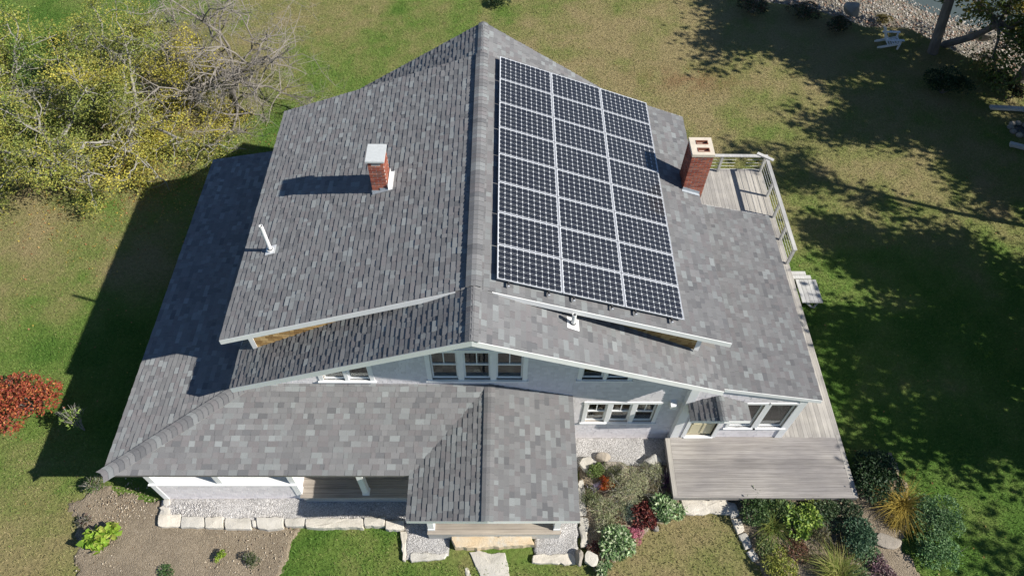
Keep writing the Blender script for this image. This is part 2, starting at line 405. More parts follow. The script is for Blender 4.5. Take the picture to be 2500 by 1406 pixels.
BED_M = gp((1412, 1135), (1650, 1130), (1655, 1245), (1560, 1310), (1520, 1350), (1450, 1390), (1425, 1330), (1415, 1200))
BED_R = gp((1770, 1200), (2060, 1180), (2180, 1110), (2230, 1230), (2200, 1340), (2260, 1430), (2000, 1500), (1870, 1460), (1840, 1360), (1790, 1250))
sheet('garden_soil_bed', BED_L, 'soil', .045, .05, .06, 3)
sheet('garden_soil_bed', BED_M, 'soil', .045, .08, .05, 4)
sheet('garden_soil_bed', BED_R, 'soil', .045, .10, .08, 5)
sheet('gravel_strip', [(-9.3, -1.25), (-9.3, -1.95), (-5, -2.0), (-1.9, -1.95), (-1.5, -1.3), (-5.0, -1.2)], 'gravel', .16, 0.02, .02, 6)
sheet('gravel_pad', [(-2.2, -1.9), (-2.1, -2.95), (-.85, -2.92), (-.78, -2.3), (-.8, -1.8)], 'gravel', .075, .01, .02, 7)
sheet('gravel_pad', [(1.55, -1.8), (1.62, -2.95), (2.85, -3.0), (2.95, -1.9), (2.95, -.3), (1.6, -.3)], 'gravel', .075, .01, .02, 8)
sheet('gravel_alcove', [(2.9, .7), (2.95, -.35), (4.2, -.28), (5.3, -.3), (5.95, -.3), (5.95, .7)], 'gravel', .05, .0, .02, 9)

# ------------------------------------------------------------------ THE HOUSE
H = thing('house', (0, 5, 0), 'grey shingled house with steep gable roof, two shed dormers and a wraparound porch', 'house')
ZR, SM, WL, XB = 8.34, .573, 6.34, 6.50
DZ, SD, DWL, DWR, DY0, DY1 = 8.303, .373, 6.42, 6.50, .73, 9.18
PK0, PK1, E1 = -.68, 10.70, 10.02          # gable peaks lean out past the eave ends
XP, YP, ZP, YPF, SF, SLF, YW = -9.76, -1.65, 3.01, 9.81, .303, .204, .657
GXr, GYp, GYe, GXl, GXR, ZT = .33, -3.03, -2.81, -1.74, 2.67, 3.71
RXE, RZE, RY0, RY1, SR = 9.72, 3.20, .45, 7.22, .237
WXL, WXR = -5.9, 5.95                      # side walls of the main body
SXR, SY = 9.38, .50                        # sunroom wall
TONES = [((.202, .202, .202), 6), ((.178, .177, .179), 5), ((.232, .241, .240), 3), ((.192, .183, .184), 4), ((.152, .153, .157), 1.5), ((.262, .276, .274), 1.5), ((.215, .213, .213), 4)]
_tw = [t[1] for t in TONES]
def tone(r=R):
    c = r.choices(TONES, _tw)[0][0]; k = r.uniform(.92, 1.08); return tuple(v*k for v in c)
ALL_TABS = []   # (projected size, verts, faces, colour, roof object)
def roof_plane(parent, poly, zf, seed, e=.146, over=.02):
    """poly: xy outline (convex) of a roof plane z=zf(x,y): a solid sheathing slab plus individually cut shingle tabs"""
    rr = random.Random(seed)
    a = zf(0, 0); bx = zf(1, 0)-a; by = zf(0, 1)-a
    g = np.array([bx, by]); gl = np.linalg.norm(g); up = g/gl                      # uphill in plan
    sdv = np.array([up[0], up[1], gl]); sdv /= np.linalg.norm(sdv); ev = np.array([-up[1], up[0], 0.]); nv = np.cross(ev, sdv)
    if nv[2] < 0: ev = -ev; nv = np.cross(ev, sdv)
    P3 = [np.array([x, y, zf(x, y)]) for x, y in poly]; o = P3[0]
    uv = ccw([((p-o)@ev, (p-o)@sdv) for p in P3])
    # slab
    m = MB(); down = np.array([0, 0, -.11])
    vs = [o+ev*u+sdv*v-np.array([0, 0, .004]) for u, v in uv]; m.prism(vs, down); slab = m.build('sheathing', 'roofdeck', parent)
    # shingles, clipped to the outline grown a little
    c = np.mean(uv, 0); grown = [tuple(np.array(p)+(np.array(p)-c)/np.linalg.norm(np.array(p)-c)*over) for p in uv]
    u0, u1 = min(p[0] for p in grown), max(p[0] for p in grown); v0, v1 = min(p[1] for p in grown), max(p[1] for p in grown)
    k = 0; v = v0
    while v < v1:
        u = u0-rr.uniform(0, .3); thick = False
        while u < u1:
            w = rr.choice((.12, .16, .18, .2, .24, .28)) ; thick = not thick if rr.random() < .8 else thick
            t = (rr.uniform(.019, .024) if thick else rr.uniform(.011, .0145))
            cut = rr.uniform(-.004, .004)
            tab = clip_poly([(u+.0012, v+cut), (u+w-.0012, v+cut), (u+w-.0012, v+e*1.12), (u+.0012, v+e*1.12)], grown)
            if len(tab) >= 3 and area2(tab) > 4e-4:
                n = len(tab); hh = lambda q: .001+t*(1-.80*min(max((q[1]-v)/(e*1.12), 0), 1))
                top = [o+ev*q[0]+sdv*q[1]+nv*hh(q) for q in tab]; bot = [o+ev*q[0]+sdv*q[1]-nv*.002 for q in tab]
                fs = [tuple(range(n))]+[(i, n+i, n+(i+1) % n, (i+1) % n) for i in range(n)]
                ALL_TABS.append([abs(area2(P2(np.array(top)).tolist())), top+bot, fs, tone(rr), parent])
            u += w
        v += e; k += 1
    return uv
def caps(parent, a, b, wl, wr, nl, nr, e=.15, t=.02, seed=1):
    """bent cap shingles from a to b along a ridge or hip; nl/nr = 3d directions down each side"""
    rr = random.Random(seed); a, b = np.array(a, float), np.array(b, float); L = np.linalg.norm(b-a); d = (b-a)/L
    nl, nr = np.array(nl, float), np.array(nr, float); nl /= np.linalg.norm(nl); nr /= np.linalg.norm(nr)
    m = MB(); s = 0
    while s < L-.02:
        s2 = min(s+e*1.15, L); c = tone(rr); up0 = np.array([0, 0, t+.006]); up1 = np.array([0, 0, .010]); sag = np.array([0, 0, -.012])
        vs = []
        for ss, uu in ((s, up0), (s2, up1)):
            p = a+d*ss+uu
            vs += [p+nl*wl, p+nl*wl*.3+sag*.2, p+nr*wr*.3+sag*.2, p+nr*wr]
        bt = [q-np.array([0, 0, .02]) for q in vs]
        fs = [(0, 1, 5, 4), (1, 2, 6, 5), (2, 3, 7, 6), (0, 8, 9, 1), (1, 9, 10, 2), (2, 10, 11, 3), (0, 4, 12, 8), (3, 11, 15, 7)]
        A = abs(area2(P2(np.array([vs[0], vs[3], vs[7], vs[4]])).tolist()))
        ALL_TABS.append([A, vs+bt, fs, c, parent]); s += e
def board(parent, a, b, h, t, drop=0.0, out=(0, 0, 0), name='rake_board', mat='white'):
    """vertical trim board under the line a-b"""
    m = MB(); a = np.array(a, float)+np.array(out); b = np.array(b, float)+np.array(out)
    d = b-a; nrm = np.array([d[1], -d[0], 0]); nrm /= np.linalg.norm(nrm)
    q = [a+(0, 0, -drop), b+(0, 0, -drop), b+(0, 0, -drop-h), a+(0, 0, -drop-h)]
    m.prism([p-nrm*t/2 for p in q], nrm*t); return m.build(name, mat, parent)
def part(name, parent=None, loc=(0, 5, 0)):
    o = bpy.data.objects.new(name, None); o.empty_display_size = .1; return link(o, parent or H, loc)
zml = lambda x, y: ZR-SM*abs(x)
zmL = lambda x, y: ZR+SM*x
zmR = lambda x, y: ZR-SM*x
zdL = lambda x, y: DZ+SD*x
zdR = lambda x, y: DZ-SD*x
zFr = lambda x, y: ZP+SF*(y-YP)
zLf = lambda x, y: ZP+SLF*(x-XP)
zSr = lambda x, y: RZE-SR*(x-RXE)
zEL = lambda x, y: ZP+(ZT-ZP)/(GXr-GXl)*(x-GXl)
zER = lambda x, y: ZP+(ZT-ZP)/(GXR-GXr)*(GXR-x)
# main gable roof: near and far strips showing beside the dormers
mr = part('main_roof', loc=(0, 5, 6))
yk = lambda x, w: PK0*(1-abs(x)/w)
roof_plane(mr, [(0, PK0), (0, 1.25), (-WL, 1.25), (-WL, 0)], zmL, 11)
roof_plane(mr, [(0, PK0), (XB, 0), (XB, 1.25), (0, 1.25)], zmR, 12)
roof_plane(mr, [(0, PK1), (-WL, E1), (-WL, 8.8), (0, 8.8)], zmL, 13)
roof_plane(mr, [(0, PK1), (0, 8.8), (XB, 8.8), (XB, E1)], zmR, 14)
for sx, w, zz in ((-1, WL, zmL), (1, XB, zmR)):
    q = [(sx*5.8, 1.2), (sx*w, 1.2), (sx*w, 8.85), (sx*5.8, 8.85)]
    m = MB(); m.prism([(x, y, zz(x, y)-.006) for x, y in q], (0, 0, -.1)); m.build('eave_strip', 'roofdeck', mr)
for pts in (((0, PK0), (-WL, 0)), ((XB, 0), (0, PK0)), ((-WL, E1), (0, PK1)), ((0, PK1), (XB, E1))):
    (x0, y0), (x1, y1) = pts
    board(mr, (x0, y0, zml(x0, 0)), (x1, y1, zml(x1, 0)), .21, .035, .006)
board(mr, (-WL, 0, zmL(-WL, 0)), (-WL, E1, zmL(-WL, 0)), .14, .03, .02, name='eave_board')
# soffits under the near gable
m = MB()
for sx, w in ((-1, WL), (1, XB)):
    m.prism([(0, PK0+.02, ZR-.12), (sx*w, .02, ZR-SM*w-.12), (sx*w, YW+.02, ZR-SM*w-.12), (0, YW+.02, ZR-.12)], (0, 0, -.03))
m.build('soffit', 'white', mr)
# dormers
for sx, w, zz, sd in ((-1, DWL, zdL, 21), (1, DWR, zdR, 22)):
    dr = part('dormer_roof', loc=(sx*3, 5, 7))
    q = [(sx*.10, DY0), (sx*w, DY0), (sx*w, DY1), (sx*.10, DY1)]
    roof_plane(dr, q, zz, sd)
    for y, n in ((DY0, -1), (DY1, 1)):
        board(dr, (sx*w*1.003, y, zz(sx*w, 0)), (sx*.42, y, zz(sx*.42, 0)), .18, .04, .008, (0, n*.012, 0))
    board(dr, (sx*w, DY0+.03, zz(sx*w, 0)), (sx*w, DY1-.03, zz(sx*w, 0)), .14, .03, .012, (-sx*.02, 0, 0), name='eave_board')
    m = MB(); m.prism([(sx*5.85, DY0+.03, zz(sx*5.85, 0)-.125), (sx*(w-.03), DY0+.03, zz(sx*(w-.03), 0)-.125), (sx*(w-.03), DY1-.03, zz(sx*(w-.03), 0)-.125), (sx*5.85, DY1-.03, zz(sx*5.85, 0)-.125)], (0, 0, -.02))
    m.build('soffit', 'white', dr)
# ridge caps over everything
nl3, nr3 = (-1, 0, -SM), (1, 0, -SM)
caps(mr, (0, PK0-.02, ZR+.02), (0, DY0, ZR+.02), .17, .17, nl3, nr3, seed=31)
caps(mr, (0, DY0, ZR+.035), (0, DY1, ZR+.035), .20, .20, (-1, 0, -.46), (1, 0, -.46), seed=32)
caps(mr, (0, DY1, ZR+.02), (0, PK1+.02, ZR+.02), .17, .17, nl3, nr3, seed=33)
# dormer cheeks and side walls
def shingle_wall(parent, o, ux, poly, holes, mat, e=.125, t=.016, seed=1, name='wall_shingles'):
    """courses of wall shingles on the plane through o with horizontal direction ux (facing -normal side ux x z)"""
    rr = random.Random(seed); o = np.array(o, float); ux = np.array(ux, float); uz = np.array([0, 0, 1.]); n = np.cross(ux, uz)
    P = ccw(poly); m = MB(); z = min(p[1] for p in P); z1 = max(p[1] for p in P); xa, xb = min(p[0] for p in P), max(p[0] for p in P)
    while z < z1:
        x = xa-rr.uniform(0, .15)
        while x < xb:
            w = rr.uniform(.09, .2); rects = [(x+.0015, x+w-.0015, z+rr.uniform(-.003, .003), z+e*1.05)]
            for hx0, hx1, hz0, hz1 in holes:
                nr = []
                for (a, b, c, d) in rects:
                    if b <= hx0 or a >= hx1 or d <= hz0 or c >= hz1: nr.append((a, b, c, d)); continue
                    if a < hx0: nr.append((a, hx0, c, d))
                    if b > hx1: nr.append((hx1, b, c, d))
                    if c < hz0: nr.append((max(a, hx0), min(b, hx1), c, hz0))
                    if d > hz1: nr.append((max(a, hx0), min(b, hx1), hz1, d))
                rects = nr
            tt = t*rr.uniform(.75, 1.2)
            for (a, b, c, d) in rects:
                if b-a < .01 or d-c < .01: continue
                q = clip_poly([(a, c), (b, c), (b, d), (a, d)], P)
                if len(q) < 3: continue
                k = len(q); hh = lambda s: .002+tt*(1-min(max((s[1]-z)/(e*1.1), 0), 1)*.9)
                top = [o+ux*s[0]+uz*s[1]+n*hh(s) for s in q]; bot = [o+ux*s[0]+uz*s[1] for s in q]
                m.add(top+bot, [tuple(range(k))]+[(i, k+i, k+(i+1) % k, (i+1) % k) for i in range(k)])
            x += w
        z += e
    if m.v: return tag(m.build(name, mat, parent), kind='stuff')
for sx, zz in ((-1, zdL), (1, zdR)):
    dw = part('dormer_wall', loc=(sx*5, 5, 5)); X = 5.89
    for y, dy in ((1.02, 1), (8.90, -1)):
        q = [(sx*1.0, zz(sx*1, 0)-.12), (sx*X, zz(sx*X, 0)-.12), (sx*X, ZR-SM*X-.1), (sx*1.0, ZR-SM*1-.15)]
        m = MB(); m.prism([(x, y+dy*.02, z) for x, z in q], (0, dy*.12, 0)); m.build('cheek', 'inside', dw)
        if dy > 0: shingle_wall(dw, (0, y, 0), (1, 0, 0), q, [], 'cedar', .11, .02, 41+sx, 'cheek_shingles')
        else: shingle_wall(dw, (0, y, 0), (-1, 0, 0), [(-x, z) for x, z in q], [], 'cedar', .11, .02, 43+sx, 'cheek_shingles')
        m = MB(); m.box(min(sx*X, sx*(X-.13)), max(sx*X, sx*(X-.13)), min(y-dy*.03, y+.0), max(y-dy*.03, y+.0), ZR-SM*X-.05, zz(sx*X, 0)-.13); m.build('corner_board', 'white', dw)
    m = MB(); m.box(min(sx*X, sx*(X-.15)), max(sx*X, sx*(X-.15)), 1.05, 8.87, 3.6, zz(sx*X, 0)-.13); m.build('side_wall', 'wallsh', dw)
# porch roof (front slope, left slope) and its hip
pr = part('porch_roof', loc=(-5, 0, 3))
roof_plane(pr, [(XP, YP), (GXl, YP), (GXr, YW), (-6.36, YW)], zFr, 51)
roof_plane(pr, [(XP, YP), (-6.36, YW), (-6.36, YPF), (XP, YPF)], zLf, 52)
roof_plane(pr, [(-6.36, YW), (WXL, YW), (WXL, YPF), (-6.36, YPF)], zLf, 54)
hipd = np.array([-6.36-XP, YW-YP, ZT-ZP]); 
caps(pr, (XP+.02, YP+.02, ZP+.02), (-6.36, YW-.02, ZT+.015), .23, .23, (-1, .3, -SLF), (.35, -1, -SF*.9), seed=53)
board(pr, (XP, YP, ZP), (GXl, YP, ZP), .13, .025, .014, (0, .03, 0), name='eave_board')
board(pr, (XP, YPF, ZP), (XP, YP, ZP), .13, .025, .014, (.03, 0, 0), name='eave_board')
m = MB(); m.bar((XP-.010, YP, ZP-.014), (XP-.010, YPF, ZP-.014), .012, .02); m.build('drip_edge', 'lead', pr)
m = MB(); m.prism([(XP, YPF-.01, ZP-.02), (WXL, YPF-.01, zLf(WXL, 0)-.02), (WXL, YPF-.01, zLf(WXL, 0)-.18), (XP, YPF-.01, ZP-.18)], (0, .03, 0)); m.build('rake_board', 'white', pr)
m = MB(); m.box(XP+.06, GXl, YP+.06, YW-.02, ZP-.16, ZP-.13); m.box(XP+.06, WXL, YW, YPF-.05, ZP-.16, ZP-.13); m.build('porch_ceiling', 'white', pr)
# entry gable
er = part('entry_roof', loc=(.4, -1, 3))
roof_plane(er, [(GXr, YW), (GXl, YP), (GXl, GYe), (GXr, GYp)], zEL, 61)
roof_plane(er, [(GXr, YW), (GXr, GYp), (GXR, GYe), (GXR, YW)], zER, 62)
caps(er, (GXr, GYp-.02, ZT+.02), (GXr, YW-.03, ZT+.02), .16, .16, (-1, 0, -.338), (1, 0, -.299), seed=63)
board(er, (GXr, GYp, ZT), (GXl, GYe, ZP), .16, .035, .008); board(er, (GXR, GYe, ZP), (GXr, GYp, ZT), .16, .035, .008)
board(er, (GXl, GYe, ZP), (GXl, YP, ZP), .13, .025, .014, (.03, 0, 0), name='eave_board'); board(er, (GXR, YW, ZP), (GXR, GYe, ZP), .13, .025, .014, (-.03, 0, 0), name='eave_board')
m = MB(); m.box(GXl+.06, GXR-.06, -2.5, YW-.02, ZP-.17, ZP-.14); m.build('porch_ceiling', 'white', er)
m = MB(); m.bar((-1.45, -2.34, ZP-.26), (2.4, -2.34, ZP-.26), .14, .2); m.bar((-1.30, -2.34, ZP-.26), (-1.30, -1.3, ZP-.26), .13, .19); m.build('beam', 'white', er)
# sunroom roof
sr = part('sunroom_roof', loc=(8, 4, 4))
XS = WXR+.02
roof_plane(sr, [(XS, RY0), (RXE, RY0), (RXE, RY1), (XS, RY1)], zSr, 71)
board(sr, (RXE+.01, RY0, zSr(RXE, 0)), (XS, RY0, zSr(XS, 0)), .16, .04, .008, (0, -.01, 0))
board(sr, (XS, RY1, zSr(XS, 0)), (RXE, RY1, RZE), .18, .04, .008, (0, .02, 0))
board(sr, (RXE, RY1, RZE), (RXE, RY0, RZE), .13, .03, .012, (-.02, 0, 0), name='eave_board')
m = MB(); m.prism([(XS, SY+.05, zSr(XS, 0)-.13), (RXE-.03, SY+.05, RZE-.13), (RXE-.03, RY1-.05, RZE-.13), (XS, RY1-.05, zSr(XS, 0)-.13)], (0, 0, -.02)); m.build('soffit', 'white', sr)
# door hood
hd = part('door_hood', loc=(6.8, .2, 3)); HXl, HXr, HXp, HZe, HZp = 5.99, 7.66, 6.78, 2.93, 3.37
zHL = lambda x, y: HZe+(HZp-HZe)/(HXp-HXl)*(x-HXl); zHR = lambda x, y: HZe+(HZp-HZe)/(HXr-HXp)*(HXr-x)
roof_plane(hd, [(HXp, SY), (HXl, SY), (HXl, -.06), (HXp, -.26)], zHL, 81); roof_plane(hd, [(HXp, SY), (HXp, -.26), (HXr, -.06), (HXr, SY)], zHR, 82)
caps(hd, (HXp, -.28, HZp+.02), (HXp, SY-.02, HZp+.02), .13, .13, (-1, 0, -.55), (1, 0, -.5), seed=83)
board(hd, (HXp, -.26, HZp), (HXl, -.06, HZe), .14, .03, .006); board(hd, (HXr, -.06, HZe), (HXp, -.26, HZp), .14, .03, .006)
m = MB()
for x in (6.14, 7.48):
    m.bar((x, SY, 2.30), (x, .02, 2.80), .07, .07); m.bar((x, SY-.03, 2.2), (x, SY-.03, 2.8), .07, .05, (0, 1, 0)); m.bar((x, SY, 2.77), (x, -.03, 2.77), .07, .07)
m.build('bracket', 'white', hd)
# ---- shingle tabs: the 300 that show largest are pieces of their own, the rest is one field for each roof
def hidden(c):
    q = P2(np.array([c]))[0]; return not (-10 < q[0] < PW+10 and -10 < q[1] < PH+10)
order = sorted(range(len(ALL_TABS)), key=lambda i: -ALL_TABS[i][0])
single = set()
for i in order:
    A, vs, fs, c, p = ALL_TABS[i]
    x, y, z = np.mean(vs, 0)
    if abs(x) < 6.3 and p.name.startswith('main_roof') and 1.0 < y < 9.3 and len(fs) < 8: continue
    if p.name.startswith('dormer_roof') and x > .3 and .9 < y < 9.2 and x < 5.4: continue
    if hidden((x, y, z)): continue
    single.add(i)
    if len(single) >= 300: break
fields = {}
for i, (A, vs, fs, c, p) in enumerate(ALL_TABS):
    if i in single:
        m = MB(); m.add(vs, fs, c); m.build('shingle', 'shingle', p)
    else: fields.setdefault(p, MB()).add(vs, fs, c)
for p, m in fields.items(): tag(m.build('shingle_field', 'shingle', p), kind='stuff')

# ------------------------------------------------------------------ walls with openings
def wall(parent, o, ux, poly, holes, thick, mat, name='wall'):
    """solid wall (convex outline in u,z) with rectangular openings"""
    o = np.array(o, float); ux = np.array(ux, float); uz = np.array([0, 0, 1.]); n = np.cross(ux, uz); P = ccw(poly)
    xs = sorted({p[0] for p in P} | {h[k] for h in holes for k in (0, 1)}); zs = sorted({min(p[1] for p in P), max(p[1] for p in P)} | {h[k] for h in holes for k in (2, 3)})
    m = MB()
    for i in range(len(xs)-1):
        for j in range(len(zs)-1):
            cx, cz = (xs[i]+xs[i+1])/2, (zs[j]+zs[j+1])/2
            if any(h[0] < cx < h[1] and h[2] < cz < h[3] for h in holes): continue
            q = clip_poly([(xs[i], zs[j]), (xs[i+1], zs[j]), (xs[i+1], zs[j+1]), (xs[i], zs[j+1])], P)
            if len(q) < 3: continue
            f = [o+ux*a+uz*b for a, b in q]; b_ = [p-n*thick for p in f]; k = len(q)
            m.add(f, [tuple(range(k))]); m.add(b_, [tuple(range(k))[::-1]])
    def edge(a, b):
        p, q = o+ux*a[0]+uz*a[1], o+ux*b[0]+uz*b[1]; m.add([p, q, q-n*thick, p-n*thick], [(0, 1, 2, 3)])
    for h in holes:
        c = [(h[0], h[2]), (h[1], h[2]), (h[1], h[3]), (h[0], h[3])]
        for i in range(4): edge(c[i], c[(i+1) % 4])
    for i in range(len(P)): edge(P[i], P[(i+1) % len(P)])
    return m.build(name, mat, parent)
def window(o, ux, x0, x1, z0, z1, n, cas=.11, mull=.13, split=True, muntin=True, sill=True):
    """casing outer edge x0..x1, z0..z1 ; n lights side by side; returns the opening"""
    o = np.array(o, float); ux = np.array(ux, float); uz = np.array([0, 0, 1.]); nn = np.cross(ux, uz)
    w = part('window', loc=tuple(o+ux*(x0+x1)/2+uz*(z0+z1)/2))
    def bx(m, a, b, c, d, f0, f1):
        p = [o+ux*a+uz*c, o+ux*b+uz*c, o+ux*b+uz*d, o+ux*a+uz*d]; m.prism([q+nn*f0 for q in p], nn*(f1-f0))
    m = MB(); bx(m, x0, x0+cas, z0+.04, z1-cas, -.02, .035); bx(m, x1-cas, x1, z0+.04, z1-cas, -.02, .035); bx(m, x0-.02, x1+.02, z1-cas, z1, -.02, .042)
    iw = (x1-x0-2*cas-mull*(n-1))/n
    for i in range(n-1): a = x0+cas+iw*(i+1)+mull*i; bx(m, a, a+mull, z0+.04, z1-cas, -.10, .03)
    m.build('frame', 'white', w)
    m = MB(); bx(m, x0-.04, x1+.04, z0, z0+.045, -.10, .075 if sill else .03); m.build('sill', 'white', w)
    for i in range(n):
        a = x0+cas+(iw+mull)*i; b = a+iw; zt = z1-cas; zb = z0+.045; zm = (zb+zt)/2 if split else zt
        m = MB(); s = .045
        bx(m, a, a+s, zb, zt, -.09, -.045); bx(m, b-s, b, zb, zt, -.09, -.045); bx(m, a+s, b-s, zt-s, zt, -.09, -.045); bx(m, a+s, b-s, zb, zb+s*1.5, -.09, -.045)
        if split: bx(m, a+s, b-s, zm-.025, zm+.025, -.085, -.035)
        if muntin: bx(m, (a+b)/2-.012, (a+b)/2+.012, zm+.025, zt-s, -.085, -.05)
        m.build('sash', 'white', w)
        m = MB(); bx(m, a+s*.5, b-s*.5, zb+s*.5, zt-s*.5, -.072, -.066); m.build('pane', 'glass', w)
    return (x0+cas, x1-cas, z0+.045, z1-cas)
UX = (1, 0, 0); FO = (0, YW, 0)
wf = part('front_wall', loc=(0, YW, 2))
hl = [window(FO, UX, -1.36, 1.35, 3.93, 5.62, 3, .13, .16), window(FO, UX, -4.30, -2.80, 3.86, 4.95, 2, .12, .10, False, False),
      window(FO, UX, 2.72, 4.22, 3.97, 4.95, 2, .12, .10, False, False), window(FO, UX, 3.07, 5.32, 1.21, 2.64, 3, .11, .14)]
dl = [-4.6, -3.7, .02, 2.6]
gpoly = [(WXL, -.2), (WXR, -.2), (WXR, ZR-SM*WXR-.16), (0, ZR-.16), (WXL, ZR+SM*WXL-.16)]
wall(wf, (0, YW, 0), UX, gpoly, hl, .14, 'inside', 'wall_core')
shingle_wall(wf, (0, YW, 0), UX, gpoly, hl, 'wallsh', seed=91)
wall(wf, (0, 9.4, 0), (-1, 0, 0), [(-x, z) for x, z in gpoly], [], .14, 'wallsh', 'back_wall')
ws = part('side_wall', loc=(0, 5, 2))
m = MB(); m.box(WXL, WXL+.14, YW+.15, 9.25, -.2, 4.75); m.box(WXR-.14, WXR, YW+.15, 9.25, -.2, 4.7); m.build('side_wall_core', 'wallsh', ws)
fl = part('floor', loc=(0, 5, .5)); m = MB(); m.box(WXL+.15, WXR-.15, YW+.15, 9.2, .42, .55); m.box(WXL+.15, WXR-.15, YW+.15, 9.2, 3.2, 3.42); m.build('floor_boards', 'woodfloor', fl)
# furniture-like interior blinds keep the rooms believable behind the glass
m = MB(); m.box(-5.7, 5.7, 4.6, 4.7, .56, 3.19); m.box(-3.9, 3.9, 4.9, 5.0, 3.43, 6.0); m.build('partition', 'inside', fl)
# vent hood on the wall
vh = part('wall_vent', loc=(5.62, YW, 2.62)); m = MB(); m.prism([(5.53, YW-.012, 2.75), (5.53, YW-.19, 2.70), (5.53, YW-.19, 2.52), (5.53, YW-.012, 2.50)], (.18, 0, 0)); m.build('hood', 'pvc', vh)
# sunroom
sw = part('sunroom_wall', loc=(7.6, SY, 1.5)); SO = (0, SY, 0)
zs_ = lambda x: zSr(x, 0)-.17 if x > XB else min(zmR(x, 0), zSr(x, 0))-.17
hs = [window(SO, UX, 7.44, 8.33, 1.18, 2.93, 1, .09, .1, False, False), window(SO, UX, 8.335, 9.26, 1.18, 2.93, 1, .09, .1, False, False)]
DX0, DX1, DZ0, DZ1 = 6.36, 7.18, .53, 2.52
hs.append((DX0, DX1, DZ0, DZ1))
sp_ = [(WXR, .3), (SXR, .3), (SXR, zSr(SXR, 0)-.13), (WXR, zSr(WXR, 0)-.13)]
wall(sw, SO, UX, sp_, hs, .14, 'inside', 'wall_core'); shingle_wall(sw, SO, UX, sp_, hs+[(DX0-.13, DX1+.13, DZ0, DZ1+.13)], 'wallsh', seed=92)
m = MB(); m.box(WXR-.015, WXR+.20, SY-.04, SY-.002, .53, 3.90); m.build('corner_board', 'white', sw)
m = MB(); m.box(WXR-.040, WXR-.017, SY-.04, YW, .1, 4.6); m.build('corner_board', 'white', sw)
m = MB(); m.box(SXR-.20, SXR+.02, SY-.04, SY-.002, .53, zSr(SXR, 0)-.15); m.box(SXR+.0, SXR+.022, SY-.002, SY+.16, .53, zSr(SXR, 0)-.15); m.build('corner_board', 'white', sw)
# right wall of the sunroom: three tall lights between posts
hr = []
for k in range(3): hr.append(window((SXR, 0, 0), (0, 1, 0), .80+k*2.05, 2.72+k*2.05, .95, 2.92, 2, .1, .1, False, False))
wall(sw, (SXR, 0, 0), (0, 1, 0), [(SY+.14, .3), (7.1, .3), (7.1, 3.13), (SY+.14, 3.13)], hr, .13, 'wallsh', 'end_wall')
m = MB(); m.box(WXR, SXR-.13, 7.0, 7.1, .3, RZE-.1); m.build('far_wall', 'wallsh', sw)
m = MB(); m.box(WXR+.0, SXR-.14, SY+.15, 7.0, .40, .56); m.build('sunroom_floor', 'woodfloor', sw)
m = MB(); m.prism([(8.62, 2.7, .62), (8.9, 2.7, .62), (8.9, 2.7, 1.0), (8.62, 2.7, 1.0)], (0, .5, 0)); m.build('cushion', 'cream', sw)
# door
dr_ = part('door', loc=((DX0+DX1)/2, SY, 1.5))
m = MB(); m.box(DX0-.12, DX0, SY-.04, SY+.12, DZ0, DZ1); m.box(DX1, DX1+.12, SY-.04, SY+.12, DZ0, DZ1); m.box(DX0-.14, DX1+.14, SY-.045, SY+.12, DZ1, DZ1+.13); m.box(DX0-.04, DX1+.04, SY-.07, SY+.02, DZ0-.008, DZ0+.035); m.build('frame', 'white', dr_)
m = MB(); m.box(DX0+.008, DX1-.008, SY+.06, SY+.10, DZ0+.04, DZ1-.008); m.build('leaf', 'cream', dr_)
m = MB()
for xa, xb_ in ((DX0+.10, DX0+.37), (DX1-.37, DX1-.10)):
    for za, zb in ((.68, 1.35), (1.5, 2.3)):
        m.box(xa, xb_, SY+.045, SY+.062, za, zb)
m.build('panel', 'cream', dr_)
m = MB(); m.tube([(DX0+.06, SY+.06, 1.5), (DX0+.06, SY-.0, 1.5)], .012, 8); m.tube([(DX0+.06, SY-.0, 1.5), (DX0+.06, SY-.03, 1.5)], .028, 10); m.build('handle', 'black', dr_)

# ------------------------------------------------------------------ porch: floor, pony wall, posts
FZ = .57
pf = part('porch_floor', loc=(-4, -.5, FZ)); k = 0
y = -1.42
while y < YW-.1:
    for xa, xb_ in ((-9.1, -5.2), (-5.19, -1.0), (-.99, 2.2)):
        if xa < -5.2 and y < -1.16: continue
        m = MB(); m.box(xa, xb_-.006, y, min(y+.132, YW-.01), FZ-.03, FZ); m.build('plank', 'porch_x', pf)
    y += .138
y = -2.45
while y < -1.44:
    m = MB(); m.box(-1.42, 2.38, y, y+.132, FZ-.03, FZ); m.build('plank', 'porch_x', pf); y += .138
m = MB(); m.box(-5.1, -1.43, -1.405, -1.38, .1, FZ-.031); m.box(-1.40, 2.36, -2.43, -2.40, .05, FZ-.031); m.box(-1.40, -1.37, -2.4, -1.4, .05, FZ-.031); m.box(2.33, 2.36, -2.4, YW, .05, FZ-.031); m.build('skirt_board', 'greywood', pf)
pw = part('pony_wall', loc=(-7.2, -1.31, .8)); PX0, PX1, PY0, PT = -9.27, -5.14, -1.31, 1.36
m = MB(); m.box(PX0+.03, PX1-.03, PY0+.02, PY0+.15, .0, PT-.03); m.box(PX0+.03, PX0+.16, PY0+.16, 9.4, 0, PT-.03); m.box(PX1-.16, PX1-.03, PY0+.16, PY0+.8, FZ+.002, PT-.03); m.build('wall_core', 'wallsh', pw)
shingle_wall(pw, (0, PY0+.02, 0), UX, [(PX0+.15, .08), (PX1-.17, .08), (PX1-.17, PT-.1), (PX0+.15, PT-.1)], [], 'wallsh', seed=93)
m = MB(); m.box(PX0-.02, PX1+.04, PY0-.04, PY0+.26, PT-.03, PT+.015); m.build('cap', 'white', pw)
m = MB(); m.box(PX0-.02, PX0+.26, PY0+.262, 9.4, PT-.03, PT+.013); m.build('cap', 'white', pw)
